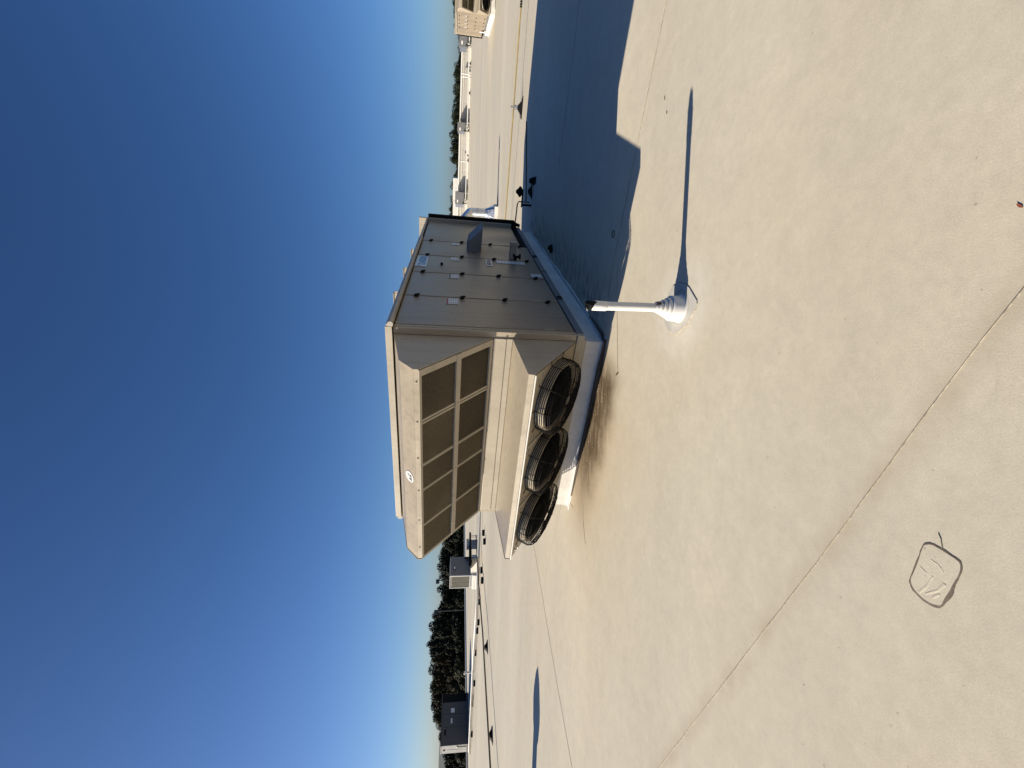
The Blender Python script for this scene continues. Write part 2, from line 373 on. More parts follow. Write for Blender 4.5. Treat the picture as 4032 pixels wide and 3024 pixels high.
# patch welded on the membrane, its sealant ring split and dirty
patch_out = [(-0.5053, 1.2444), (-0.4955, 1.2246), (-0.4977, 1.2051), (-0.5113, 1.1613), (-0.5215, 1.1412), (-0.538, 1.137), (-0.5654, 1.1421), (-0.599, 1.1551), (-0.6267, 1.1645), (-0.6568, 1.178), (-0.6864, 1.1898), (-0.6939, 1.2066), (-0.6955, 1.2261), (-0.6885, 1.251), (-0.6726, 1.2746), (-0.6546, 1.2846), (-0.6396, 1.285), (-0.6044, 1.274), (-0.559, 1.2612), (-0.5259, 1.2529)]
pc = Vector((sum(p[0] for p in patch_out) / 20, sum(p[1] for p in patch_out) / 20, 0))
pb = MB(); rings = []
for s_, z_ in ((1.0, 0.0008), (0.985, 0.0012), (0.90, 0.0013), (0.6, 0.0013), (0.3, 0.0013)):
    rings.append([pc + (Vector((x, y, 0)) - pc) * s_ + Vector((0, 0, z_)) for x, y in patch_out])
vs = [v for r_ in rings for v in r_] + [pc + Vector((0, 0, 0.0013))]
fs = [(i * 20 + k, i * 20 + (k + 1) % 20, (i + 1) * 20 + (k + 1) % 20, (i + 1) * 20 + k) for i in range(4) for k in range(20)]
fs += [(80 + k, 80 + (k + 1) % 20, 100) for k in range(20)]
pb.add(vs, fs, False); pb.build('patch', M['roof'], roof)
ringb = MB(); vs = []; NP = 160; random.seed(21)
ww = [random.uniform(0.0015, 0.006) for _ in range(NP)]; ww = [(ww[i - 2] + ww[i - 1] + ww[i] + ww[(i + 1) % NP]) / 4 for i in range(NP)]
for k in range(NP):
    f = k / NP * 20; i0 = int(f); f -= i0; g = [Vector((*patch_out[(i0 + d) % 20], 0)) for d in (-1, 0, 1, 2)]
    q = 0.5 * ((2 * g[1]) + (g[2] - g[0]) * f + (2 * g[0] - 5 * g[1] + 4 * g[2] - g[3]) * f * f + (3 * g[1] - g[0] - 3 * g[2] + g[3]) * f ** 3)
    d = (q - pc).normalized(); w = ww[k] + (0.007 * math.exp(-((k - 68) / 9) ** 2))
    vs += [q - d * 0.0025 + Vector((0, 0, 0.0019)), q + d * w + Vector((0, 0, 0.0011))]
ringb.add(vs, [(2 * k, 2 * k + 1, (2 * k + 3) % (2 * NP), (2 * k + 2) % (2 * NP)) for k in range(NP)])
ringb.build('patch_sealant', mat('dirty_sealant', (0.15, 0.115, 0.085), 0.8, var=0.5, scale=50, fine=0.4), roof)
for pts, w_ in (((((-0.672, 1.255), (-0.640, 1.232), (-0.600, 1.215))), 0.010), (((-0.668, 1.235), (-0.640, 1.20), (-0.61, 1.18)), 0.012), (((-0.672, 1.215), (-0.65, 1.195)), 0.008), (((-0.585, 1.255), (-0.597, 1.235), (-0.612, 1.238)), 0.006), (((-0.548, 1.222), (-0.555, 1.20), (-0.575, 1.185)), 0.007)):
    strip([(x, y, 0.0010) for x, y in pts], w_, h=0.0012).build('wrinkle', M['roof'], roof)
seam([(-0.498, 1.19), (-0.47, 1.195), (-0.452, 1.203)], 0.003, 0.0005)

# ------------------------------------------------------------------ the big rooftop unit (local frame: x = 0 door side facing +x, y = 0 hood side facing -y)
W, LEN = 2.56, 5.85
def build_unit():
    u = thing('rooftop_unit', 'big beige rooftop air handling unit with slanted filter hood above three black caged fans', 'air handler', UC, -UT)
    T, P, D = M['trim'], M['paint'], M['door']
    # base frame
    MB().box(-W, 0, LEN - 0.06, LEN, 0.242, 0.325).build('end_rail', T, u); b = MB(); b.box(-W, 0, -0.012, 0.06, 0.242, 0.325)
    base = b.build('base_rail', T, u, 0.004)
    MB().box(-0.06, 0.004, 0.062, LEN - 0.062, 0.242, 0.318).build('side_rail', M['rail'], base); MB().box(-W - 0.006, -W + 0.06, 0.062, LEN - 0.062, 0.242, 0.318).build('side_rail', M['rail'], base)
    MB().box(-0.075, 0.008, -0.018, -0.0125, 0.25, 0.322).build('corner_plate', T, base, 0.002)
    for y in (0.06, 1.166, 2.423, 3.251):
        if y > 0.5:
            b = MB(); pts = [(0.012, y + 0.05 * math.cos(a), 0.28 + 0.028 * math.sin(a)) for a in [2 * math.pi * i / 16 for i in range(16)]]
            b.tube(pts, 0.008, 6, closed=True); b.build('lifting_eye', T if abs(y - 2.423) < 0.1 else M['dark'], base)
    MB().box(-W + 0.03, -0.03, 0.09, LEN - 0.05, 0.326, 2.19).build('core', M['dark'], u)  # near-black core paints shade into the panel gaps and open end bay
    # front frame: corner posts and the rail between the two hoods
    for x0, x1 in ((-0.064, 0.004), (-W - 0.004, -W + 0.04)):
        MB().box(x0, x1, -0.004, 0.085, 0.327, 2.198).build('corner_post', P, u, 0.004)
    mid = MB().box(-W + 0.042, -0.066, -0.016, 0.088, 1.002, 1.198).build('mid_rail', T, u, 0.004)
    MB().box(-W + 0.045, -0.068, -0.026, -0.0165, 1.07, 1.085).build('mid_rail_lip', T, mid)
    MB().box(-W + 0.042, -0.066, 0.002, 0.088, 0.327, 1.000).build('lower_wall', P, u)
    MB().box(-W + 0.042, -0.066, 0.002, 0.088, 1.200, 2.198).build('upper_wall', P, u)
    # roof with drip edge, gutters and standing ribs
    b = MB().box(-W - 0.03, 0.028, -0.03, LEN - 0.03, 2.225, 2.268)
    rf = b.build('roof', T, u, 0.006)
    MB().box(-W - 0.028, 0.026, -0.044, -0.0305, 2.205, 2.272).build('drip_edge', T, rf, 0.003)
    for sx, x in ((1, 0.03), (-1, -W - 0.032)):
        b = MB(); b.tube([(x + sx * 0.018, -0.042, 2.222), (x + sx * 0.018, 3.95, 2.222)], 0.03, 10)
        b.box(min(x, x + sx * 0.02), max(x, x + sx * 0.02), -0.04, 3.95, 2.2, 2.262)
        b.build('gutter', M['gutter'], rf)
    for y in (0.93, 1.95, 3.0):
        b = MB(); b.box(-W - 0.02, 0.03, y - 0.008, y + 0.008, 2.269, 2.312); b.box(-W - 0.02, 0.04, y - 0.02, y + 0.02, 2.3125, 2.318)
        b.plate([(0.031, y - 0.006, 2.269), (0.06, y - 0.006, 2.269), (0.0405, y - 0.006, 2.312), (0.031, y - 0.006, 2.312)], (0, 0.014, 0))
        b.build('standing_rib', T, rf)
    # doors down both long sides
    def door(side, y0, y1, z0, z1, latches, name='door'):
        x = 0.0 if side > 0 else -W
        def X(a, c): return (x + a, x + c) if side > 0 else (x - c, x - a)
        b = MB(); b.box(*X(-0.03, 0.012), y0 + 0.006, y1 - 0.006, z0, z1)
        d = b.build(name, D, u, 0.006)
        e = MB(); e.box(*X(0.0125, 0.016), y0 + 0.012, y0 + 0.05, z0 + 0.01, z1 - 0.01); e.build('door_flange', D, d)
        for z in latches:
            l = MB(); yl = y1 - 0.03
            l.box(*X(0.013, 0.026), yl - 0.014, yl + 0.016, z - 0.026, z + 0.026)
            l.obox((x + side * 0.038, yl + 0.006, z - 0.012), (0.008, 0, 0), (0, 0.010, 0.007), (0, -0.014, 0.024))
            l.build('latch', M['black'], d)
        for z in (z0 + 0.22, 1.28):
            if z1 - z0 > 1.5: MB().box(*X(0.0125, 0.019), y0 + 0.012, y0 + 0.04, z, z + 0.10).build('hinge', T, d)
        return d
    seams = [0.03, 0.94, 1.92, 2.845, 3.86]
    lat = (2.055, 1.522, 1.015, 0.488)
    doors = []
    for side in (1, -1):
        for i in range(4): doors.append(door(side, seams[i] + (0.03 if i == 0 else 0), seams[i + 1], 0.34, 2.195, lat))
        door(side, 3.86, 5.70, 0.45, 2.195, (), 'end_panel')
    MB().box(-W + 0.02, 0.012, 0.032, 0.058, 0.34, 2.195).build('corner_fold', P, u, 0.003)
    # stickers on the doors: white sheet, header, lines of print
    def sticker(y0, y1, z0, z1, header=None, lines=4, cols=1, side=1):
        x = 0.0165 if side > 0 else -W - 0.0165; s = side
        bx = lambda o, p: (min(x + s * o, x + s * p), max(x + s * o, x + s * p))
        st_ = MB().box(*bx(0, 0.002), y0, y1, z0, z1).build('sticker', M['label'], u)
        h = z1 - z0; zt = z1
        if header:
            MB().box(*bx(0.0022, 0.003), y0 + 0.004, y1 - 0.004, z1 - h * 0.2, z1 - 0.004).build('sticker_header', header, st_); zt = z1 - h * 0.22
        pr = MB(); w = (y1 - y0) / cols
        for c_ in range(cols):
            for k in range(lines):
                z = zt - (k + 0.7) * (zt - z0) / (lines + 0.4)
                pr.box(*bx(0.0022, 0.0028), y0 + w * c_ + 0.012, y0 + w * (c_ + random.uniform(0.6, 0.92)), z - 0.006, z + 0.004)
        pr.build('sticker_print', M['print'], st_)['kind'] = 'stuff'
    for y, zz, hd in ((0.895, 0.135, M['red']), (1.885, 0.125, M['ink']), (2.80, 0.115, None), (3.81, 0.115, None)):
        for sd in (1, -1): sticker(y - 0.19, y - 0.005, 1.565, 1.565 + zz * 1.05, hd, 5, 2, sd)
    sticker(2.63, 2.80, 0.53, 0.975, None, 9, 1); sticker(1.985, 2.14, 0.36, 0.52, None, 4, 2)
    # maker's plate and unit number
    pl = MB().box(0.0165, 0.0195, 2.17, 2.77, 2.02, 2.19).build('name_plate', M['plate'], u)
    rot = Matrix(((0, 0, 1, 0), (1, 0, 0, 0), (0, 1, 0, 0), (0, 0, 0, 1)))
    me = text_mesh('DAIKIN', 0.135, 0.001, 'CENTER', 0.004); me.transform(Matrix.Translation((0.0208, 2.50, 2.09)) @ rot); link('lettering', me, M['blue'], pl)
    tri = MB().plate([(0.0198, 2.195, 2.15), (0.0198, 2.235, 2.15), (0.0198, 2.195, 2.09)], (0.001, 0, 0)); tri.build('emblem', M['ink'], pl)
    pl2 = MB().box(0.0165, 0.0195, 2.435, 2.805, 1.055, 1.15).build('number_plate', M['label'], u)
    me = text_mesh('RTU-18', 0.085, 0.001, 'CENTER', 0.003); me.transform(Matrix.Translation((0.0208, 2.62, 1.1)) @ rot); link('lettering', me, M['ink'], pl2)
    MB().box(0.0125, 0.04, 2.33, 2.37, 1.79, 1.83).build('door_knob', M['black'], u)
    # flue hood on the door side
    h = MB(); y0, y1 = 3.215, 3.76; prof = [(0.017, 1.20), (0.017, 1.43), (0.19, 1.405), (0.40, 1.19)]
    h.plate([(x, y0, z) for x, z in prof], (0, 0.006, 0)); h.plate([(x, y1, z) for x, z in prof], (0, 0.006, 0))
    h.plate([(0.017, y0 + 0.006, 1.43), (0.19, y0 + 0.006, 1.405), (0.19, y1, 1.405), (0.017, y1, 1.43)], (0, 0, -0.006))
    h.plate([(0.191, y0 + 0.006, 1.404), (0.40, y0 + 0.006, 1.19), (0.40, y1, 1.19), (0.191, y1, 1.404)], (-0.004, 0, -0.005))
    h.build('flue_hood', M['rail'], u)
    # conduit box running into the open end bay, with a cock at its end
    cb = MB().box(0.017, 0.285, 2.90, 3.01, 0.65, 0.755).build('conduit_box', P, u, 0.006)
    vb = MB(); vb.tube([(0.018, 2.89, 0.66), (0.07, 2.87, 0.66), (0.08, 2.87, 0.60)], 0.024, 10); vb.tube([(0.05, 2.84, 0.67), (0.12, 2.84, 0.70)], 0.014, 8)
    vb.lathe([(0.0, 0.0), (0.045, 0.0), (0.045, 0.02), (0, 0.02)], (0.08, 2.87, 0.585), 12); vb.build('stop_cock', M['black'], cb)
    # raised cap and guard at the far end
    cap = MB().box(-W - 0.06, 0.075, 5.70, 5.79, 0.44, 2.405).build('end_cap', T, u, 0.004)
    MB().box(-W - 0.10, 0.13, 5.795, 5.93, 0.36, 2.22).build('end_guard', M['dark'], cap)
    b = MB(); b.box(-0.05, 0.10, 5.72, 5.95, 0.325, 0.355); b.obox((0.05, 5.87, 0.30), (0.03, 0, 0), (0, 0.10, 0.04), (0, -0.01, 0.02)); b.build('end_bracket', M['dark'], cap)
    # -------- filter hood
    AX0, AX1 = -W + 0.015, -0.072                                        # hood from x = AX0 (far) to AX1 (near)
    wt, br, ft, fb, wb = (0.0, 2.192), (-0.565, 2.075), (-0.72, 1.94), (-0.72, 1.900), (0.0, 1.205)
    hood = MB(); th = 0.006
    hood.plate([(AX0, wt[0] - 0.006, wt[1]), (AX1, wt[0] - 0.006, wt[1]), (AX1, br[0], br[1]), (AX0, br[0], br[1])], (0, 0, -th))
    hood.plate([(AX0, br[0] - 0.0005, br[1] - 0.0005), (AX1, br[0] - 0.0005, br[1] - 0.0005), (AX1, ft[0], ft[1]), (AX0, ft[0], ft[1])], (0, 0.005, -0.004))
    hood.plate([(AX0, ft[0], ft[1] - 0.001), (AX1, ft[0], ft[1] - 0.001), (AX1, fb[0], fb[1]), (AX0, fb[0], fb[1])], (0, 0.005, 0))
    ih = hood.build('intake_hood', P, u)
    for x, s in ((AX1 + 0.0005, 1), (AX0 - 0.0005, -1)):
        MB().plate([(x, -0.006, wt[1] + 0.004), (x, br[0], br[1] + 0.006), (x, ft[0] - 0.006, ft[1] + 0.004), (x, fb[0] - 0.006, fb[1]), (x, -0.006, wb[1])], (s * 0.006, 0, 0)).build('hood_side', P, ih)
    p0 = Vector((0, fb[0], fb[1])); sd = Vector((0, wb[0] - fb[0], wb[1] - fb[1])); SL = sd.length; sd.normalize(); nn = Vector((0, -sd.z, sd.y)); nn = nn if nn.z < 0 else -nn
    def SP(a, s, d=0.0): return Vector((-a, 0, 0)) + p0 + sd * s + nn * d       # a from the near corner, s down the slope, d outwards
    def bar(a0, a1, s0, s1, d0=-0.02, d1=0.012):
        b = MB(); c = (SP(a0, s0, d0) + SP(a1, s1, d1)) / 2
        b.obox(c, ((a1 - a0) / 2, 0, 0), sd * ((s1 - s0) / 2), nn * ((d1 - d0) / 2)); return b
    A0, A1 = 0.079, W - 0.022
    cols = [(0.145, 0.612), (0.668, 1.150), (1.182, 1.483), (1.512, 2.005), (2.035, 2.505)]; rows = [(0.03, 0.462), (0.528, 0.955)]
    bar(A0, A1, 0.001, 0.028).build('frame_bar', T, ih); bar(A0, A1, 0.464, 0.526, -0.02, 0.014).build('frame_bar', T, ih); bar(A0, A1, 0.957, SL - 0.006).build('frame_bar', T, ih)
    bar(A0, 0.143, 0.0285, SL - 0.03, -0.02, 0.010).build('frame_bar', T, ih); bar(2.507, A1, 0.0285, SL - 0.03, -0.02, 0.010).build('frame_bar', T, ih)
    for (r0, r1) in rows:
        for i in range(4):
            a0, a1 = cols[i][1] + 0.001, cols[i + 1][0] - 0.001; g = (a1 - a0)
            m1 = bar(a0, a0 + g * 0.38, r0 + 0.001, r1 - 0.001, -0.02, 0.006); m1.build('mullion', T, ih)
            m2 = bar(a0 + g * 0.62, a1, r0 + 0.001, r1 - 0.001, -0.02, 0.006); m2.build('mullion', T, ih)
        for (a0, a1) in cols:                                            # pleated aluminium screens
            n = int((a1 - a0) / 0.0105); vs = []; fs = []
            for i in range(2 * n + 1):
                a = a0 + (a1 - a0) * i / (2 * n); d = -0.014 if i % 2 else -0.004
                vs += [SP(a, r0, d), SP(a, (r0 + r1) / 2 + random.uniform(-.001, .001), d - 0.001), SP(a, r1, d)]
            for i in range(2 * n):
                for k in (0, 1): fs.append((i * 3 + k, i * 3 + k + 1, i * 3 + k + 4, i * 3 + k + 3))
            fb_ = MB(); fb_.add(vs, fs); fb_.build('filter_screen', M['filter'], ih)
    # near-black sheet behind the screens puts the plenum shade into colour
    MB().plate([SP(A0, 0.03, -0.03), SP(A1, 0.03, -0.03), SP(A1, SL - 0.03, -0.03), SP(A0, SL - 0.03, -0.03)], nn * -0.004).build('hood_plenum_shade', M['dark'], ih)
    sc = MB()
    for k in range(6):
        a = 0.2 + k * 0.43; sc.obox(SP(a, 0.495, 0.017), (0.007, 0, 0), sd * 0.007, nn * 0.003)
        sc.obox((-a, ft[0] - 0.004, 1.92), (0.006, 0, 0), (0, 0.004, 0), (0, 0, 0.006))
    sc.build('screw', M['gutter'], ih)['kind'] = 'stuff'
    # round pictogram sticker on the sloping front
    fd = Vector((0, ft[0] - br[0], ft[1] - br[1])).normalized(); fn = Vector((0, fd.z, -fd.y)); fn = fn if fn.y < 0 else -fn
    cc = Vector((-1.362, br[0], br[1])) + fd * 0.10 + fn * 0.002
    cb = [cc + (Vector((1, 0, 0)) * math.cos(a) + fd * math.sin(a)) * 0.066 for a in [2 * math.pi * i / 24 for i in range(24)]]
    stk = MB().plate(cb, fn * 0.002).build('round_sticker', M['label'], ih)
    b = MB(); X1 = Vector((1, 0, 0))
    def tri2(pts): b.plate([cc + X1 * x - fd * y + fn * 0.003 for x, y in pts], fn * 0.001)
    tri2([(-0.04, -0.035), (-0.004, -0.035), (-0.022, 0.008)]); tri2([(0.004, -0.035), (0.03, -0.03), (0.018, 0.012)])
    tri2([(0.01, 0.014), (0.03, 0.012), (0.024, 0.032)]); b.build('pictogram', M['ink'], stk)
    # -------- fan hood
    t0, tf, tb, w0 = (0.0, 1.0), (-0.745, 0.937), (-0.757, 0.885), (0.0, 0.33)
    b = MB(); b.plate([(AX0, -0.006, t0[1]), (AX1, -0.006, t0[1]), (AX1, tf[0], tf[1]), (AX0, tf[0], tf[1])], (0, 0, -0.006))
    b.plate([(AX0, tf[0], tf[1] - 0.001), (AX1, tf[0], tf[1] - 0.001), (AX1, tb[0], tb[1]), (AX0, tb[0], tb[1])], (0, 0.006, 0))
    eh = b.build('fan_hood', P, u)
    for x, s in ((AX1 + 0.0005, 1), (AX0 - 0.0005, -1)):
        MB().plate([(x, -0.006, t0[1] + 0.004), (x, tf[0] - 0.005, tf[1] + 0.004), (x, tb[0] - 0.005, tb[1]), (x, -0.006, w0[1])], (s * 0.006, 0, 0)).build('hood_side', P, eh)
    MB().box(AX0, AX1, tb[0] - 0.012, tb[0] + 0.012, tb[1] - 0.016, tb[1] - 0.004).build('hood_lip', M['coping'], eh)
    q0 = Vector((0, tb[0] + 0.01, tb[1] - 0.012)); qd = Vector((0, -q0.y - 0.012, 0.332 - q0.z)); QL = qd.length; qd.normalize()
    qn = Vector((0, -qd.z, qd.y)); qn = qn if qn.z < 0 else -qn
    def QP(a, s, d=0.0): return Vector((-a, 0, 0)) + q0 + qd * s + qn * d
    edges = [0.078, 0.905, 1.735, W - 0.016]; RAD = 0.335
    deck = MB(); NS = 48
    cen = []
    for i in range(3):
        a0, a1 = edges[i] + 0.002, edges[i + 1] - 0.002; ca, cs = (a0 + a1) / 2, QL * 0.5; cen.append((ca, cs))
        vs = []
        for k in range(NS):
            an = 2 * math.pi * k / NS; dx, dy = math.cos(an), math.sin(an)
            t = min((a1 - a0) / 2 / max(abs(dx), 1e-6), QL / 2 / max(abs(dy), 1e-6))
            vs.append(QP(ca + dx * RAD, cs + dy * RAD)); vs.append(QP(ca + dx * t, cs + dy * t))
        for cx_, cy_ in ((a0, 0), (a1, 0), (a1, QL), (a0, QL)): pass
        deck.add(vs, [(2 * k, 2 * k + 1, (2 * k + 3) % (2 * NS), (2 * k + 2) % (2 * NS)) for k in range(NS)])
        for sx in (-1, 1):
            for sy in (-1, 1):                                           # fill the clipped corners of each deck cell
                k0 = [k for k in range(NS) if (math.cos(2 * math.pi * k / NS) * sx > 0 and math.sin(2 * math.pi * k / NS) * sy > 0)]
                pts = []
                for k in k0:
                    an = 2 * math.pi * k / NS; dx, dy = math.cos(an), math.sin(an)
                    t1, t2 = (a1 - a0) / 2 / max(abs(dx), 1e-6), QL / 2 / max(abs(dy), 1e-6)
                    pts.append((t1 < t2, k, QP(ca + dx * min(t1, t2), cs + dy * min(t1, t2))))
                for p_, n_ in zip(pts[:-1], pts[1:]):
                    if p_[0] != n_[0]: deck.add([p_[2], QP(ca + sx * (a1 - a0) / 2, cs + sy * QL / 2), n_[2]], [(0, 1, 2)])
    deck.build('fan_deck', P, eh)
    MB().plate([QP(0.08, 0.26, -0.16), QP(W - 0.02, 0.26, -0.16), QP(W - 0.02, QL * 0.76, -0.16), QP(0.08, QL * 0.76, -0.16)], qn * -0.004).build('fan_plenum_shade', M['dark'], eh)  # near-black sheet stands in for the shade behind the fans
    for a in (0.905, 1.735):
        MB_ = MB(); MB_.obox(QP(a, QL * 0.22, 0.008), (0.016, 0, 0), qd * (QL * 0.2), qn * 0.006); MB_.build('deck_brace', T, eh)
    sc = MB()
    for (ca, cs) in cen:
        for a, s in ((-0.37, -0.30), (0.37, -0.30), (0.34, -0.37), (-0.33, -0.38)): sc.obox(QP(ca + a, cs + s, 0.006), (0.016, 0, 0), qd * 0.008, qn * 0.006)
    sc.build('deck_clip', M['gutter'], eh)['kind'] = 'stuff'
    # fans: venturi, cage, blades, motor
    def circ(ca, cs, r, d, n=44): return [QP(ca + r * math.cos(2 * math.pi * k / n), cs + r * math.sin(2 * math.pi * k / n), d) for k in range(n)]
    for (ca, cs) in cen:
        ven = MB(); vs = []; prof = [(RAD + 0.046, 0.001), (RAD + 0.034, 0.03), (RAD + 0.028, 0.085), (RAD + 0.018, 0.10), (RAD + 0.006, 0.095), (RAD - 0.004, 0.07)]
        for r, d in prof: vs += circ(ca, cs, r, d)
        ven.add(vs, [(i * 44 + k, i * 44 + (k + 1) % 44, (i + 1) * 44 + (k + 1) % 44, (i + 1) * 44 + k) for i in range(len(prof) - 1) for k in range(44)], True)
        fan = ven.build('exhaust_fan', P, u)
        tr = MB(); vs = []
        for r, d in ((RAD - 0.0045, 0.069), (RAD - 0.006, 0.0), (RAD - 0.006, -0.11)): vs += circ(ca, cs, r, d)
        tr.add(vs, [(i * 44 + k, i * 44 + (k + 1) % 44, (i + 1) * 44 + (k + 1) % 44, (i + 1) * 44 + k) for i in range(2) for k in range(44)], True)
        tr.build('fan_throat', M['dark'], fan)  # inner wall painted near black for the shade inside the fan
        g = MB(); wr = 0.0042; RO = RAD + 0.052; DP = 0.16
        for k in range(8): g.tube(circ(ca, cs, RO - 0.006 * max(0, k - 5), 0.012 + k * 0.0195), wr, 4, closed=True)
        for k in range(17): g.tube(circ(ca, cs, RO - 0.025 - k * 0.019, DP + 0.004 * min(k, 6)), wr, 4, closed=True)
        for k in range(10):
            an = 2 * math.pi * (k + 0.5) / 10; e = (math.cos(an), math.sin(an))
            f_ = lambda r, d: QP(ca + e[0] * r, cs + e[1] * r, d)
            g.tube([f_(0.05, DP + 0.027), f_(RO - 0.14, DP + 0.027), f_(RO - 0.02, DP + 0.003), f_(RO + 0.004, DP - 0.03), f_(RO + 0.004, 0.006), f_(RO + 0.065, 0.006)], 0.0045, 5)
        g.build('fan_guard', M['wire'], fan)
        bl = MB()
        for k in range(5):
            a0 = 2 * math.pi * k / 5; vs = []
            for i in range(5):
                r = 0.09 + (RAD - 0.035 - 0.09) * i / 4
                for j, (da, dd) in enumerate(((-0.60, -0.075), (0.0, -0.04), (0.66, 0.0))):
                    an = a0 + da * (1.2 - 0.35 * i / 4) + 0.12 * i / 4; vs.append(QP(ca + r * math.cos(an), cs + r * math.sin(an), dd * 0.9 - 0.02))
            fs = [(i * 3 + j, i * 3 + j + 1, i * 3 + j + 4, i * 3 + j + 3) for i in range(4) for j in range(2)]
            bl.add(vs, fs, True)
        bl.build('fan_blades', M['wire'], fan)
        mo = MB(); vs = circ(ca, cs, 0.12, -0.11, 20) + circ(ca, cs, 0.12, 0.03, 20) + circ(ca, cs, 0.10, 0.06, 20)
        mo.add(vs, [(i * 20 + k, i * 20 + (k + 1) % 20, (i + 1) * 20 + (k + 1) % 20, (i + 1) * 20 + k) for i in range(2) for k in range(20)] + [tuple(range(40, 60))], True)
        mo.build('fan_motor', M['black'], fan)
    return u
unit = build_unit()

def build_curb(label):
    c = thing('roof_curb', label, 'curb', UC, -UT)
    b = MB(); x0, x1, y0, y1 = -W + 0.05, -0.09, 0.06, LEN - 0.06; vs = []
    n = 40
    per = [(x0 + (x1 - x0) * i / n, y0) for i in range(n)] + [(x1, y0 + (y1 - y0) * i / n) for i in range(n)] + [(x1 - (x1 - x0) * i / n, y1) for i in range(n)] + [(x0, y1 - (y1 - y0) * i / n) for i in range(n)]
    cx, cy = (x0 + x1) / 2, (y0 + y1) / 2
    random.seed(3)
    wave = [random.uniform(-1, 1) for _ in per]; wave = [(wave[i - 1] + wave[i] + wave[(i + 1) % len(per)]) / 3 for i in range(len(per))]
    levels = [(0.0, 0.240), (0.002, 0.16), (0.005, 0.07), (0.010, 0.03), (0.018, 0.012), (0.055, 0.008), (0.06, 0.001)]
    for off, z in levels:
        for i, (x, y) in enumerate(per):
            sx = -1 if x == x0 else (1 if x == x1 else 0); sy = -1 if y == y0 else (1 if y == y1 else 0)
            o = off * (1 + (0.5 * wave[i] if off > 0.04 else 0.0)); zz = z + (0.010 * max(0, wave[i]) if 0.04 < off < 0.059 else 0)
            vs.append((x + sx * o, y + sy * o, zz))
    P = len(per); fs = [(i * P + (k + 1) % P, i * P + k, (i + 1) * P + k, (i + 1) * P + (k + 1) % P) for i in range(len(levels) - 1) for k in range(P)]
    b.add(vs, fs, False); b.add([(x0, y0, 0.2405), (x1, y0, 0.2405), (x1, y1, 0.2405), (x0, y1, 0.2405)], [(0, 1, 2, 3)])
    b.build('curb_skirt', M['white'], c)
    MB().box(x0 + 0.02, x1 + 0.03, y0 - 0.035, y0 - 0.004, 0.205, 0.2395).build('nailer', M['trim'], c)
    q = MB(); q.tube([(x1 + 0.06, y0 - 0.06, 0.012), (x1 - 0.3, y0 - 0.07, 0.014), (x1 - 0.9, y0 - 0.065, 0.012), (x1 - 1.5, y0 - 0.07, 0.014), (x1 - 2.2, y0 - 0.065, 0.01)], [0.012, 0.028, 0.022, 0.022, 0.006], 8)
    q.tube([(x1 + 0.03, y0 - 0.062, 0.012), (x1 + 0.07, y0 + 0.1, 0.014), (x1 + 0.065, y0 + 0.6, 0.01)], [0.02, 0.018, 0.006], 8)
    q.build('loose_flashing_shade', M['grime_shade'], c)  # near-black colour paints the shaded gap below the flashing, along with its dirt
    return c
curb = build_curb('white membrane curb under the big unit, its foot stained brown')

# second unit, same make, further off to the right
U2 = Vector((18.83, 21.92, 0)) - LV * W
unit2 = copy_tree(unit); unit2.location = U2; unit2.scale = (1, 1, 0.855)
tag(unit2, 'distant beige rooftop unit with its sunlit door side showing, at the right of the roof', 'air handler')
curb2 = copy_tree(curb); curb2.location = U2; curb2.scale = (1, 1, 1.25)
tag(curb2, 'bright white curb under the distant beige rooftop unit', 'curb')
unit2.location.z = 0.06
def gone(root, names, kill=False):
    for ch in list(root.children):
        k = kill or ch.name.split('.')[0] in names
        gone(ch, names, k)
        if k: bpy.data.objects.remove(ch)
gone(unit2, ('number_plate',) )
cpipe = thing('condensate_pipe', 'short white pipe with a side stub on the distant unit curb', 'pipe', U2 + LV * (W + 0.10) + RV * 3.9)
b = MB(); b.tube([(0, 0, 0.0), (0, 0, 0.62)], 0.035, 10); b.build('riser', M['pvc'], cpipe)
b = MB(); b.tube([tuple(RV * 0.02 + Vector((0, 0, 0.33))), tuple(-RV * 0.30 + Vector((0, 0, 0.33)))], 0.03, 8); b.build('stub', M['pvc'], cpipe)

# ------------------------------------------------------------------ plastic vent pipe in front
vp = thing('vent_pipe', 'white plastic vent pipe with a torn black top rising from a stepped boot', 'vent pipe', (0.573, 2.878, 0))
lean = Vector((-0.010, 0.004, 0))
fl = [(0.74, 2.82), (0.70, 2.76), (0.592, 2.662), (0.57, 2.66), (0.53, 2.68), (0.45, 2.78), (0.40, 2.90), (0.41, 2.97), (0.43, 3.02), (0.49, 3.08), (0.54, 3.10), (0.62, 3.10), (0.71, 3.05), (0.76, 2.98), (0.765, 2.90)]
fl = [(x - 0.573, y - 2.878) for x, y in fl]
b = MB(); b.plate([(x, y, 0.0008) for x, y in fl], (0, 0, 0.0045)); b.build('flange', M['clear'], vp)
b = MB(); vs = []
for x, y in fl:
    d = Vector((x, y, 0)).normalized(); vs += [(x - d.x * 0.001, y - d.y * 0.001, 0.0056), (x + d.x * 0.006, y + d.y * 0.006, 0.001)]
n_ = len(fl); b.add(vs, [(2 * k, 2 * k + 1, (2 * k + 3) % (2 * n_), (2 * k + 2) % (2 * n_)) for k in range(n_)]); b.build('flange_edge', M['seam'], vp)
b = MB(); b.tube([(0.118 * math.cos(a) + 0.012, 0.118 * math.sin(a), 0.0052) for a in [2 * math.pi * i / 40 for i in range(40)]], 0.0016, 5, closed=True); b.build('weld_line', M['seam'], vp)
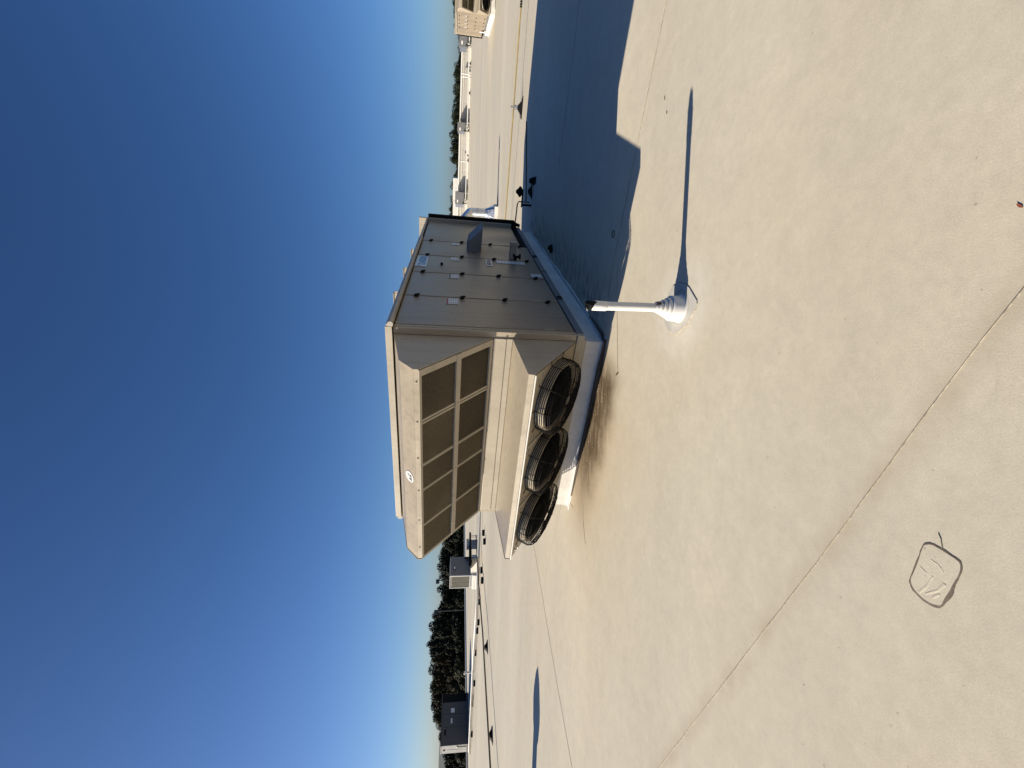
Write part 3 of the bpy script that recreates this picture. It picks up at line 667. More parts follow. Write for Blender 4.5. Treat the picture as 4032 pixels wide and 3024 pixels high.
prof = [(0.104, 0.0056), (0.096, 0.008), (0.092, 0.016), (0.0895, 0.083), (0.0875, 0.087), (0.070, 0.088), (0.0695, 0.094), (0.0745, 0.095), (0.0725, 0.110), (0.070, 0.114), (0.056, 0.115), (0.0555, 0.121), (0.0605, 0.122), (0.0585, 0.137), (0.056, 0.141), (0.0435, 0.142), (0.043, 0.148), (0.048, 0.149), (0.046, 0.163), (0.043, 0.168), (0.036, 0.169), (0.0375, 0.174), (0.036, 0.187), (0.0325, 0.193), (0.030, 0.195)]
b = MB(); b.lathe(prof, (0, 0, 0), 40); b.build('boot', M['pvc'], vp)
# black sealant smeared round the top of the boot on the shaded side
b = MB(); random.seed(11)
for k in range(26):
    a = R(random.uniform(-75, 50)); z = random.uniform(0.146, 0.196); r = 0.047 - (z - 0.146) * 0.26 + 0.001
    c = Vector((r * math.cos(a), r * math.sin(a), z)); t = Vector((-math.sin(a), math.cos(a), 0)); nrm = Vector((math.cos(a), math.sin(a), 0.3)).normalized()
    w, h = random.uniform(0.003, 0.010), random.uniform(0.004, 0.011)
    b.plate([c + t * w + Vector((0, 0, h * 0.4)), c + t * w * 0.2 + Vector((0, 0, h)), c - t * w + Vector((0, 0, h * 0.3)), c - t * w * 0.6 - Vector((0, 0, h)), c + t * w * 0.5 - Vector((0, 0, h * 1.2))], nrm * 0.002)
b.build('sealant', mat('old_sealant', (0.07, 0.045, 0.035), 0.8, var=0.4, scale=40), vp)
b = MB(); PR = 0.0305
b.tube([(0, 0, 0.17), tuple(lean * 0.2 + Vector((0, 0, 0.30))), tuple(lean * 0.8 + Vector((0, 0, 0.562)))], PR, 28, cap=False); b.build('pipe', M['pvc'], vp)
b = MB(); cvs = []; ns = 28                                              # coupling, broken off at a slant with a jagged bite
for i in range(4):
    for k in range(ns):
        a = 2 * math.pi * k / ns; ca_, sa_ = math.cos(a), math.sin(a)
        top = 0.655 - 0.016 * max(0, ca_) - 0.020 * math.exp(-((a - 5.3) / 0.35) ** 2) - 0.006 * math.sin(3 * a)
        z = [0.55, 0.556, 0.6, top][i]; r = [0.0312, 0.0342, 0.0348, 0.0348][i]
        cvs.append((lean.x * 0.9 + r * ca_, lean.y * 0.9 + r * sa_, z))
b.add(cvs, [(i * ns + k, i * ns + (k + 1) % ns, (i + 1) * ns + (k + 1) % ns, (i + 1) * ns + k) for i in range(3) for k in range(ns)], True); b.build('coupling', M['pvc'], vp)
b = MB(); cvs = []                                                       # torn black rubber sleeve sticking out of the top
for i in range(5):
    for k in range(20):
        a = 2 * math.pi * k / 20; r = [0.0325, 0.032, 0.031, 0.027, 0.018][i]
        z = [0.60, 0.64, 0.662, 0.684 + 0.010 * math.sin(a * 2 + 1), 0.694 + 0.016 * math.sin(a * 3)][i]
        cvs.append((lean.x + r * math.cos(a) + 0.003 * i * 0.6, lean.y + r * math.sin(a) * 0.95, z))
b.add(cvs, [(i * 20 + k, i * 20 + (k + 1) % 20, (i + 1) * 20 + (k + 1) % 20, (i + 1) * 20 + k) for i in range(4) for k in range(20)] + [tuple(range(80, 100))], True)
b.plate([(-0.036, -0.015, 0.66), (-0.040, 0.0, 0.69), (-0.046, 0.004, 0.682), (-0.041, -0.012, 0.652)], (0.004, -0.003, 0)); b.build('torn_sleeve', M['black'], vp)
b = MB(); b.tube([(-0.043, -0.012, 0.695), (-0.052, -0.013, 0.690)], 0.003, 6); b.tube([(-0.036, -0.012, 0.70), (-0.043, -0.012, 0.696)], 0.0016, 6); b.build('torn_shred', M['pvc'], vp)

# stack standing left of the view, its shadow falls across the roof
es = thing('exhaust_stack', 'pointed exhaust stack whose long shadow lies across the roof at the left', 'exhaust stack', (-7.62, 7.40, 0))
b = MB(); b.lathe([(0.24, 0.004), (0.235, 0.03), (0.17, 0.05), (0.165, 0.74)], (0, 0, 0), 32); b.build('stack', M['galv'], es)
b = MB(); b.lathe([(0.166, 0.735), (0.235, 0.76), (0.285, 0.90), (0.272, 0.97), (0.17, 1.13), (0.005, 1.262)], (0, 0, 0), 36); b.build('cowl', M['galv'], es)

# ------------------------------------------------------------------ gas line and its supports at the right
def pipe_support(loc, rz, label, s=1.0, group=None, m=None):
    t = thing('pipe_support', label, 'pipe support', loc, rz, group)
    b = MB(); w = 0.26 * s
    for i, (hw, hd, z0, z1) in enumerate(((w, 0.09 * s, 0, 0.025 * s), (w * 0.62, 0.085 * s, 0.0255 * s, 0.055 * s), (w * 0.42, 0.075 * s, 0.0555 * s, 0.09 * s), (w * 0.24, 0.06 * s, 0.0905 * s, 0.125 * s))):
        vs = [(x * k, y * k, z) for z, k in ((z0, 1.0), (z1, 0.8)) for x, y in ((-hw, -hd), (hw, -hd), (hw, hd), (-hw, hd))]
        b.add(vs, [(3, 2, 1, 0), (4, 5, 6, 7), (0, 1, 5, 4), (1, 2, 6, 5), (2, 3, 7, 6), (3, 0, 4, 7)])
    b.build('base', M['black'], t)
    return t
gdir = Vector((-0.898, 0.44, 0)); g0 = Vector((9.32, 10.41, 0.20))
gas = thing('gas_pipe', 'thin yellow gas pipe running level above the roof behind the big unit', 'pipe', (0, 0, 0))
b = MB(); b.tube([g0 - gdir * 7, g0 + gdir * 2.2, g0 + gdir * 9.5], 0.018, 10); b.build('run', M['yellow'], gas)
b = MB(); c0 = g0 + gdir * -0.12
for k in range(4): b.tube([c0 + gdir * (0.05 * k), c0 + gdir * (0.05 * k + 0.028)], 0.030, 10)
b.build('pipe_joint', M['black'], gas)
ps = pipe_support(gp(2056, 425), math.atan2(gdir.y, gdir.x), 'black stepped support block with a strut clamp under the yellow gas pipe')
b = MB(); b.box(-0.02, 0.02, -0.02, 0.02, 0.126, 0.30); b.build('strut', M['galv'], ps)
b = MB(); b.box(-0.055, 0.055, -0.032, -0.021, 0.15, 0.20); b.box(-0.05, -0.028, -0.03, 0.03, 0.15, 0.21); b.build('clamp', M['galv'], ps)

# regulator and branch behind the big unit
rg = thing('gas_regulator', 'black gas regulator on a short branch behind the shaded side of the big unit', 'gas regulator', tuple(UC + RV * 6.02 - LV * 0.45), -UT)
b = MB(); b.tube([(-0.5, 0.15, 0.30), (0.0, 0.06, 0.30), (0.06, 0.0, 0.28), (0.06, 0.0, 0.05)], 0.014, 8); b.tube([(0.06, 0, 0.12), (0.55, 0.5, 0.10), (1.6, 1.5, 0.08)], 0.016, 8); b.build('branch', M['bronze'], rg)  # yellow branch pipe coloured dark brown to stand for its shade
b = MB(); b.lathe([(0.0, -0.05), (0.06, -0.05), (0.11, -0.015), (0.11, 0.015), (0.06, 0.05), (0.03, 0.09), (0, 0.09)], (0.24, 0.18, 0.25), 20); b.build('diaphragm', M['dark'], rg)
b = MB(); b.box(-0.02, 0.02, -0.02, 0.02, 0.0, 0.20); b.box(-0.05, 0.30, -0.025, 0.025, 0.2005, 0.225); b.build('bracket', M['dark'], rg)
q = UC + RV * 6.15 - LV * 0.72
pipe_support((q.x, q.y, 0), 0.3, 'black stepped support block in the shade beside the gas regulator', 0.65)
q = UC + RV * 5.95 - LV * 0.95
pipe_support((q.x, q.y, 0), 1.2, 'black support block lying in the shade nearest the corner of the big unit', 0.85)
blk = MB(); blk.box(-0.06, 0.06, -0.04, 0.04, 0.001, 0.045); blk.obox((0.02, 0, 0.06), (0.03, 0.01, 0), (-0.01, 0.025, 0), (0, 0, 0.014))
o = blk.build('rubber_block', M['black'], None, 0.01); o.location = gp(2174, 980); o.rotation_euler = (0, 0, 0.4); tag(o, 'small black rubber block on the shaded roof by the curb', 'block')
rn = MB(); rn.tube([(0.035 * math.cos(a), 0.035 * math.sin(a), 0.004) for a in [2 * math.pi * i / 24 for i in range(24)]], 0.004, 6, closed=True)
o = rn.build('rubber_ring', M['bronze']); o.location = (1.58, 4.24, 0); tag(o, 'small dark ring lying flat in the shadow of the unit', 'ring')
# litter
def leaf(loc, rz, s, m, lab, cat='leaf', name='dry_leaf'):
    b = MB(); b.plate([(-s, 0, 0.001), (-s * 0.3, s * 0.3, 0.002), (s * 0.6, s * 0.22, 0.0015), (s, 0, 0.003), (s * 0.5, -s * 0.25, 0.0015), (-s * 0.4, -s * 0.28, 0.002)], (0, 0, 0.001))
    o = b.build(name, m); o.location = loc; o.rotation_euler = (0, 0, rz); return tag(o, lab, cat)
leaf((2.30, 3.20, 0), 0.0, 0.020, M['leaf_dry'], 'dry brown leaf on the sunlit roof, the one farther right past the seam')
leaf((2.16, 3.16, 0), 0.2, 0.016, M['leaf_dry'], 'dry brown leaf on the sunlit roof, the one nearer the vent pipe shadow tip')
leaf((0.13, 4.03, 0), 1.9, 0.04, M['leaf_dry'], 'dark curled leaf at the edge of the brown stain by the curb')
leaf((0.553, 1.02, 0), 0.7, 0.011, M['rust'], 'rusty scrap at the near right edge of the roof', 'scrap', 'rusty_scrap')

# ------------------------------------------------------------------ galvanised gooseneck duct
dk = thing('gooseneck_duct', 'shiny galvanised duct bent over at the top, on a white curb behind the big unit', 'duct', (6.94, 17.45, 0), -UT)
b = MB(); b.box(-0.32, 0.32, -0.30, 0.30, 0, 0.14); b.build('duct_curb', M['white'], dk, 0.01)
b = MB(); n = 24; vs = []
for k in range(n):
    a = 2 * math.pi * (k + 0.5) / n; t = 0.30 / max(abs(math.cos(a)), abs(math.sin(a)))
    vs.append((t * math.cos(a), t * math.sin(a), 0.141))
for k in range(n):
    a = 2 * math.pi * (k + 0.5) / n; vs.append((0.165 * math.cos(a), 0.165 * math.sin(a), 0.50))
b.add(vs, [(k, (k + 1) % n, n + (k + 1) % n, n + k) for k in range(n)]); b.build('transition', M['galv'], dk)
b = MB(); b.tube([(0, 0, 0.49), (0, 0, 1.06)], 0.165, 24, cap=False); b.lathe([(0.166, 0.80), (0.176, 0.80), (0.176, 0.83), (0.166, 0.83)], (0, 0, 0), 24); b.build('riser', M['galv'], dk)
od = Vector((-math.cos(UT), -math.sin(UT), 0))                           # bends towards the viewer's left
b = MB(); b.tube([(0, 0, 1.04), tuple(od * 0.03 + Vector((0, 0, 1.10))), tuple(od * 0.45 + Vector((0, 0, 1.42))), tuple(od * 0.62 + Vector((0, 0, 1.55)))], [0.165, 0.18, 0.18, 0.175], 24, cap=False); b.build('elbow', M['galv'], dk)

# ------------------------------------------------------------------ far parapet with its pipes and condensing units
RISE = 1.32 / 100                                                        # roof climb per metre along the wall
pw = thing('parapet_wall', 'long white parapet wall along the far side of the roof', 'wall', e_far, -UT)
def wband(x0, x1, y0, y1, a, c, follow=True):
    k = RISE if follow else 0.0
    return MB().plate([(x0, y0, a + k * x0), (x1, y0, a + k * x1), (x1, y0, c + RISE * x1 * (1 if follow else 0)), (x0, y0, c + RISE * x0 * (1 if follow else 0))], (0, y1 - y0, 0))
MB().plate([(0, -0.02, -0.4), (99, -0.02, 0.9), (99, -0.02, 1.52), (0, -0.02, 1.52)], (0, 0.3, 0)).build('wall_face', M['wall'], pw)
MB().box(0, 99, -0.10, 0.38, 1.521, 1.70).build('coping', M['coping'], pw, 0.02)
wband(0, 58, -0.07, -0.022, 0.80, 0.86).build('string_course', M['coping'], pw)
wband(0, 99, -0.22, -0.022, -0.05, 0.20).build('base_flashing', M['coping'], pw)
for k in range(26):
    x = 6 + k * 2.6; b = MB(); b.box(x, x + 0.05, -0.032, -0.0215, 0.22 + RISE * x, 0.78 + RISE * x); b.build('joint', M['lgrey'], pw)
def on_wall(Y, off):
    'point on the roof in front of the parapet, off metres out, on the sight line of image row Y'
    d = RGT * ((1512 - Y) / FPX) + FWD; d.z = 0
    p0 = e_far - RV * off; n = RV
    p = d * (p0.dot(n) / d.dot(n)); p.z = RISE * (p - e_far).dot(-LV); return p
q = on_wall(765, -1.8)
for Y, L_, hgt, lab in ((765, 1.5, 2.35, 'plain white box standing up behind the parapet wall near its left end'), (880, 2.6, 2.3, 'longer white box behind the parapet beside the big unit')):
    q = on_wall(Y, -2.2); sb = MB().box(-L_, L_, -0.8, 0.8, 0, hgt - q.z).build('plant_screen', M['coping'], None, 0.03); sb.location = q; sb.rotation_euler = (0, 0, -UT); tag(sb, lab, 'screen')
wp = thing('wall_pipe', 'white pipe running low along the foot of the far parapet', 'pipe', e_far, -UT)
b = MB(); b.tube([(2, -0.9, 0.24 + RISE * 2), (90, -0.9, 0.24 + RISE * 90)], 0.06, 8); b.build('run', M['coping'], wp)
for i, Y in enumerate((271, 386, 531, 648, 759)):
    q = on_wall(Y, 2.2); nm = ['fifth from the big unit', 'fourth from the big unit', 'third from the big unit', 'second from the big unit', 'first from the big unit'][i]
    pipe_support(q, -UT, 'tiny black pipe support before the far parapet, ' + nm, 1.3, 'pipe supports before the far parapet')

def heat_pump(label, loc, rz, s=1.0, stand=0.42, group=None):
    """condensing unit on a stand: dark cabinet with an oval badge on +x side, louvred coil on -y side"""
    t = thing('condensing_unit', label, 'condensing unit', loc, rz, group)
    w, d, h, z0 = 1.0 * s, 1.15 * s, 1.06 * s, stand * s
    b = MB(); b.box(-w + 0.03 * s, -0.001, 0.03 * s, d, z0, z0 + h - 0.03 * s); b.build('cabinet', M['grey'], t, 0.01)
    b = MB(); b.box(-w, 0.012 * s, -0.002, d + 0.01, z0 + h - 0.03 * s + 0.001, z0 + h); b.box(-0.05 * s, 0.008 * s, -0.002, 0.05 * s, z0, z0 + h - 0.03 * s); b.box(-w, -w + 0.05 * s, -0.002, 0.05 * s, z0, z0 + h - 0.03 * s); b.box(-w + 0.051 * s, -0.051 * s, -0.002, 0.04 * s, z0, z0 + 0.05 * s)
    b.build('edge_trim', M['lgrey'], t)
    for k in range(2):
        x0 = -w + 0.06 * s + k * 0.445 * s
        sl = MB()
        for j in range(24):
            z = z0 + 0.07 * s + j * 0.038 * s; sl.obox((x0 + 0.215 * s, 0.012 * s, z), (0.21 * s, 0, 0), (0, 0.012 * s, 0.008 * s), (0, -0.001, 0.003 * s))
        sl.box(x0, x0 + 0.43 * s, 0.026 * s, 0.029 * s, z0 + 0.055 * s, z0 + h - 0.035 * s)
        sl.build('coil_grille', M['olive'], t)
    b = MB(); pts = [(0.004, d * 0.42 + 0.15 * s * math.cos(a), z0 + h * 0.78 + 0.075 * s * math.sin(a)) for a in [2 * math.pi * i / 24 for i in range(24)]]
    b.plate(pts, (0.008, 0, 0)); bd = b.build('badge', M['black'], t)
    pts = [(0.0125, d * 0.42 + 0.10 * s * math.cos(a), z0 + h * 0.78 + 0.045 * s * math.sin(a)) for a in [2 * math.pi * i / 24 for i in range(24)]]
    MB().plate(pts, (0.003, 0, 0)).build('badge_face', M['label'], bd)
    for y in (0.04 * s, d - 0.10 * s):
        MB().box(-w, 0.0, y, y + 0.09 * s, z0 - 0.07 * s, z0 - 0.003).build('stand_rail', M['lgrey'], t)
    for x in (-w + 0.02 * s, -0.42 * s - 0.02, -0.10 * s):
        for y in (0.05 * s, d - 0.09 * s): MB().box(x, x + 0.08 * s, y, y + 0.07 * s, 0, z0 - 0.071 * s).build('stand_leg', M['lgrey'], t)
    b = MB(); b.tube([(0.02, d * 0.88, z0 + 0.28 * s), (0.06, d * 0.88, z0 + 0.28 * s), (0.06, d * 0.9, z0 + 0.1 * s)], 0.03 * s, 8); b.tube([(0.02, d * 0.78, z0 + 0.15 * s), (0.07, d * 0.78, z0 + 0.15 * s)], 0.035 * s, 8); b.build('service_valve', M['black'], t)
    return t

def big_cond(Y0, Y1, lab, z1):
    """cabinet seen face-on before the far parapet"""
    pm = on_wall((Y0 + Y1) / 2, 1.0); hw = abs(Y1 - Y0) / 2 / FPX * pm.y; z1 -= pm.z
    t = thing('condensing_unit', lab, 'condensing unit', pm, -UT, 'condensing units along the far parapet')
    z0 = 0.42
    MB().box(-hw * 0.62, hw, 0, 0.55, z0, z1).build('cabinet', M['grey'], t, 0.02)
    b = MB(); b.box(-hw * 0.60, hw * 0.98, -0.05, -0.002, z0 + 0.06, z1 - 0.06); b.build('front_panel', M['grey'], t, 0.01)
    b = MB()
    for j in range(9): b.box(-hw, -hw * 0.63, 0.03 + j * 0.05, 0.055 + j * 0.05, z0 + 0.1, z1 - 0.08)
    b.build('side_coil', M['galv'], t)
    b = MB(); pts = [(-hw * 0.2 + 0.20 * math.cos(a), -0.052, z1 - 0.33 + 0.09 * math.sin(a)) for a in [2 * math.pi * i / 20 for i in range(20)]]; b.plate(pts, (0, -0.01, 0)); b.build('badge', M['coping'], t)
    for x in (-hw * 0.55, hw * 0.85):
        for y in (0.05, 0.45): MB().box(x, x + 0.08, y, y + 0.08, 0, z0 - 0.002).build('stand_leg', M['lgrey'], t)
    b = MB(); b.tube([(-hw * 0.4, -0.06, z0 + 0.2), (-hw * 0.4, -0.12, z0 + 0.2), (-hw * 0.4, -0.12, 0.1), (-hw * 0.2, -0.12, 0.1)], 0.05, 8); b.build('refrigerant_line', M['black'], t)
    return t
big_cond(152, 220, 'grey condensing unit before the far parapet beside the distant beige unit', 1.98)
big_cond(506, 546, 'small plain grey condensing unit at the middle of the far parapet', 1.93)
big_cond(776, 832, 'grey condensing unit at the far parapet above the shiny duct', 2.0)
eb = thing('switch_box', 'narrow grey switch box on the far parapet beside the middle condensing unit', 'switch box', on_wall(494, 0.5), -UT)
MB().box(-0.17, 0.17, 0, 0.25, 0.3, 1.15).build('box', M['lgrey'], eb, 0.02); MB().box(-0.15, 0.15, -0.03, -0.002, 0.35, 1.1).build('cover', M['grey'], eb); b = MB(); b.tube([(0, 0.12, 0.299), (0, 0.12, 0.0)], 0.04, 8); b.build('conduit', M['black'], eb)
for Y, z0, z1, lab in ((205, 0, 1.1, 'white vent pipe standing before the far parapet by the distant unit'), (314, 0.2, 0.95, 'shorter white vent pipe at the far parapet'), (326, 0.35, 1.05, 'taller white vent pipe at the far parapet'), (654, 0.25, 0.9, 'thin white vent pipe at the far parapet left of the middle condensing unit')):
    v = thing('vent_stub', lab, 'vent pipe', on_wall(Y, 0.6), -UT)
    b = MB(); b.tube([(0, 0, 0), (0, 0, z1)], 0.06, 10); b.build('pipe', M['pvc'], v); b = MB(); b.lathe([(0.06, z1), (0.085, z1 + 0.002), (0.085, z1 + 0.09), (0.0, z1 + 0.1)], (0, 0, 0), 12); b.build('cap', M['pvc'], v)

# ------------------------------------------------------------------ left side of the roof
hp = heat_pump('small grey condensing unit with an oval badge and louvred side on a white stand', (-9.87, 21.95, 0), -UT)
for nm, x0, x1, y0, y1, z0, z1 in (('stand_block', -1.08, 0.06, -0.06, 0.14, 0.0, 0.17), ('stand_block', -1.08, 0.06, -0.04, 0.12, 0.172, 0.33), ('stand_block', -1.08, 0.06, 1.0, 1.2, 0.0, 0.33)):
    MB().box(x0, x1, y0, y1, z0, z1).build(nm, M['white'], hp, 0.02)
rv_ = thing('relief_vent', 'white box vent with shade painted grey on one side, just behind the black pipe', 'vent', (-8.82, 23.2, 0), -UT)
MB().box(-0.28, 0, 0, 0.42, 0.0, 0.5).build('vent_curb', M['white'], rv_, 0.01); MB().box(-0.30, 0.03, -0.02, 0.46, 0.501, 0.62).build('vent_cap', M['lgrey'], rv_, 0.01)
b = MB()
for k in range(4): b.box(0.001, 0.02, 0.04, 0.38, 0.12 + k * 0.09, 0.17 + k * 0.09)
b.build('shade_slats', M['grey'], rv_)  # added grey slats put the shade of this side into colour
bp = thing('insulated_pipe', 'thick black insulated pipe on thin posts leading to the small condensing unit', 'pipe', (0, 0, 0))
pa, pb_ = Vector((-7.75, 22.2, 0.50)), Vector((-9.55, 22.45, 0.43))
b = MB(); b.tube([pa, pa.lerp(pb_, 0.35), pa.lerp(pb_, 0.5), pb_], [0.05, 0.055, 0.075, 0.075], 10); b.build('run', M['black'], bp)
for f in (0.12, 0.72):
    p = pa.lerp(pb_, f); b = MB(); b.box(p.x - 0.04, p.x - 0.02, p.y, p.y + 0.03, 0.081, p.z); b.box(p.x + 0.04, p.x + 0.06, p.y, p.y + 0.03, 0.081, p.z); b.build('post', M['coping'], bp)
    MB().box(p.x - 0.11, p.x + 0.11, p.y - 0.08, p.y + 0.10, 0, 0.08).build('post_base', M['black'], bp)

cl = thing('condensate_line', 'long white plastic pipe running on black blocks across the left of the roof', 'pipe', (0, 0, 0))
path = [(-3.2, 20.4, 0.15), (-6.1, 20.55, 0.15), (-7.3, 20.75, 0.15), (-9.0, 20.9, 0.15), (-10.6, 21.0, 0.15), (-12.0, 21.5, 0.15), (-14.1, 22.4, 0.15), (-16.0, 22.9, 0.15), (-17.6, 23.3, 0.15), (-20.6, 23.9, 0.15)]
b = MB(); b.tube(path, 0.045, 10); b.build('run', M['pvc'], cl)
b = MB(); b.tube([(x + 0.12, y - 0.28, 0.09) for x, y, z in path[3:]], 0.022, 8); b.build('lower_run', M['bronze'], cl)
names = ['by the relief vent', 'next to the one by the relief vent', 'before the small condensing unit', 'just left of the small condensing unit', 'at mid span of the open roof', 'paired at the open roof, nearer one', 'paired at the open roof, farther one', 'near the white vent post', 'right of the white vent post', 'below the charcoal unit dark right end', 'below the middle of the charcoal unit', 'below the left part of the charcoal unit']
spots = [(1908, 2098), (1912, 2132), (1900, 2245), (1903, 2285), (1892, 2370), (1888, 2450), (1883, 2483), (1876, 2570), (1871, 2690), (1864, 2745), (1863, 2770), (1861, 2890)]
proto = thing('support_block', 'x', 'support block')
MB().box(-0.13, 0.13, -0.08, 0.08, 0, 0.10).build('block', M['black'], proto, 0.012); b = MB(); b.box(-0.12, 0.12, -0.02, 0.02, 0.101, 0.112); b.build('strap', M['lgrey'], proto)
for i, ((X, Y), nm) in enumerate(zip(spots, names)):
    o = proto if i == 0 else copy_tree(proto)
    o.location = gp(X, Y); o.rotation_euler = (0, 0, random.uniform(-0.3, 0.3) + 0.2)
    tag(o, 'black rubber block under the white pipe, ' + nm, 'support block', 'rubber blocks under the white pipe')
g2 = thing('low_gas_pipe', 'thin brown pipe crossing the sunlit roof at the left on black stepped supports', 'pipe', (0, 0, 0))
q1, q2, q3 = Vector((-9.65, 16.5, 0.19)), Vector((-10.98, 13.33, 0.19)), Vector((-9.0, 19.8, 0.19))
b = MB(); b.tube([Vector((-7.9, 22.2, 0.19)), q3, q1, q2, q2 + (q2 - q1) * 2], 0.028, 10); b.build('run', M['bronze'], g2)
pipe_support(gp(1920, 2548), 1.2, 'black stepped support under the thin brown pipe, the farther of two at the left', 1.0)
pipe_support(gp(1939, 2895), 1.2, 'black stepped support under the thin brown pipe, the nearer of two at the left', 1.0)
wv = thing('vent_stub', 'white vent post at the left end of the roof before the trees', 'vent pipe', (-15.95, 23.6, 0))
b = MB(); b.tube([(0, 0, 0), (0, 0, 0.50)], 0.055, 12); b.build('pipe', M['pvc'], wv); b = MB(); b.lathe([(0.055, 0.49), (0.075, 0.492), (0.075, 0.56), (0.0, 0.565)], (0, 0, 0), 14); b.lathe([(0.2, 0.001), (0.10, 0.03), (0.056, 0.05)], (0, 0, 0), 14); b.build('cap', M['pvc'], wv)

# charcoal packaged unit at far left
cu = thing('packaged_unit', 'long charcoal rooftop unit with a light grey sunlit end at the far left', 'air handler', (-21.5, 25.5, 0), -UT)
MB().box(-1.05, 0, 0, 2.75, 0.06, 0.17).build('base_rail', M['dgrey'], cu); MB().box(-1.0, -0.05, 0.03, 2.7, 0.0, 0.058).build('curb', M['white'], cu)
MB().box(-1.05, -0.02, 0.02, 2.25, 0.171, 1.68).build('body', M['dgrey'], cu, 0.01)
MB().box(-1.03, -0.05, 2.252, 2.74, 0.171, 1.66).build('coil_section', M['black'], cu, 0.01)
MB().box(-1.07, 0.02, -0.02, 2.76, 1.681, 1.73).build('top', M['dgrey'], cu, 0.01)
b = MB(); b.box(-1.05, 0.0, -0.005, 0.018, 0.171, 1.68); ep = b.build('end_panel', M['mgrey'], cu, 0.006)
MB().box(-0.95, -0.55, -0.015, -0.0055, 0.5, 1.35).build('access_panel', M['mgrey'], ep); MB().box(-0.62, -0.50, -0.03, -0.0055, 1.45, 1.58).build('knockout', M['black'], ep)
b = MB(); b.tube([(-0.25, -0.03, 0.2), (-0.25, -0.03, 0.75), (-0.10, -0.03, 0.78)], 0.03, 8); b.build('conduit', M['coping'], ep)
for y0, y1, z0, z1 in ((0.50, 0.85, 1.42, 1.53),):
    b = MB(); b.plate([(-0.018, (y0 + y1) / 2 + (y1 - y0) / 2 * math.cos(a), (z0 + z1) / 2 + 0.06 * math.sin(a)) for a in [2 * math.pi * i / 20 for i in range(20)]], (0.006, 0, 0)); b.build('badge', M['black'], cu)
for y0, y1, z0, z1 in ((1.12, 1.38, 1.05, 1.14), (1.68, 1.92, 0.92, 1.14)):
    MB().box(-0.0185, -0.012, y0, y1, z0, z1).build('sticker', M['label'], cu)
for y in (0.92, 1.6): MB().box(-0.0195, -0.0175, y, y + 0.012, 0.2, 1.65).build('panel_joint', M['black'], cu)

# raised metal edge along the left side of the roof
MB().plate([e_near + LV * 0.05, e_near - LV * 0.16, e_far - LV * 0.16, e_far + LV * 0.05], (0, 0, 0.10)).build('roof_edge', M['coping'])
structure(bpy.data.objects['roof_edge'])

# ------------------------------------------------------------------ trees and hill
def crown_mesh(seed, nl=4200, leaf=0.26, blobs=22):
    rnd = random.Random(seed); b = MB(); B = []
    for i in range(blobs):
        z = rnd.uniform(0.10, 0.90); rr = math.sqrt(max(0.02, 1 - abs((z - 0.45) / 0.52) ** 2.4)) * 0.42
        a = rnd.uniform(0, 2 * math.pi); d = rr * rnd.uniform(0.45, 0.95)
        B.append((Vector((d * math.cos(a), d * math.sin(a), z)), rnd.uniform(0.13, 0.21)))
    B.append((Vector((0, 0, 0.5)), 0.3)); B.append((Vector((0.04, 0.02, 0.85)), 0.16))
    W_ = [r * r for c, r in B]
    for k in range(nl):
        c, r = rnd.choices(B, W_)[0]; v = Vector((rnd.gauss(0, 1), rnd.gauss(0, 1), rnd.gauss(0, 1))).normalized() * r * rnd.uniform(0.80, 1.06)
        p = c + Vector((v.x, v.y, v.z * 0.62)); nrm = (v.normalized() + Vector((rnd.uniform(-.45, .45), rnd.uniform(-.45, .45), rnd.uniform(-.3, .5)))).normalized()
        t = nrm.cross(Vector((rnd.uniform(-1, 1), rnd.uniform(-1, 1), 1))).normalized(); w = nrm.cross(t)
        s = leaf * rnd.uniform(0.06, 0.13)
        b.add([p - t * s, p + w * s * 0.7, p + t * s * 1.1, p - w * s * 0.6], [(0, 1, 2, 3)])
    return b.mesh('crown')
def trunk_mesh(seed):
    rnd = random.Random(seed); b = MB()
    b.tube([(0, 0, 0), (0.01, 0.0, 0.25), (-0.01, 0.01, 0.55), (0.01, 0, 0.85)], [0.035, 0.026, 0.018, 0.006], 8)
    for k in range(5):
        a = rnd.uniform(0, 6.28); z = 0.25 + 0.1 * k; b.tube([(0, 0, z), (0.14 * math.cos(a), 0.14 * math.sin(a), z + 0.10), (0.27 * math.cos(a), 0.27 * math.sin(a), z + 0.16)], [0.014, 0.009, 0.003], 6)
    return b.mesh('trunk')
CROWNS = [[None] * 4 for _ in range(5)]
BASE = [crown_mesh(100 + i) for i in range(5)]; TR = [trunk_mesh(i) for i in range(2)]
TR[0].materials.append(M['bark']); TR[1].materials.append(M['bark'])
def crown(v, mi):
    if CROWNS[v][mi] is None:
        me = BASE[v].copy(); me.materials.clear(); me.materials.append(LEAF[mi]); CROWNS[v][mi] = me
    return CROWNS[v][mi]
HOR = lambda Y: 1826 - Y * 0.0281
TN = [0]
def tree(Y, Xtop, dist, width, mi, label, group, base=GZ):
    rnd = random.Random(TN[0] * 13 + 5); TN[0] += 1
    top = EYE + (HOR(Y) - Xtop) / FPX * dist; h = top - base
    x = (1512 - Y) / FPX * dist
    t = thing('tree', label, 'tree', (x, dist, base), rnd.uniform(0, 6.28), group)
    c = link('crown', crown(rnd.randrange(5), mi), None, t); c.scale = (width, width, h * 0.98); c.location = (0, 0, 0.03 * h)
    k = link('trunk', TR[TN[0] % 2], None, t); k.scale = (h * 0.55, h * 0.55, h * 0.95)
    return t
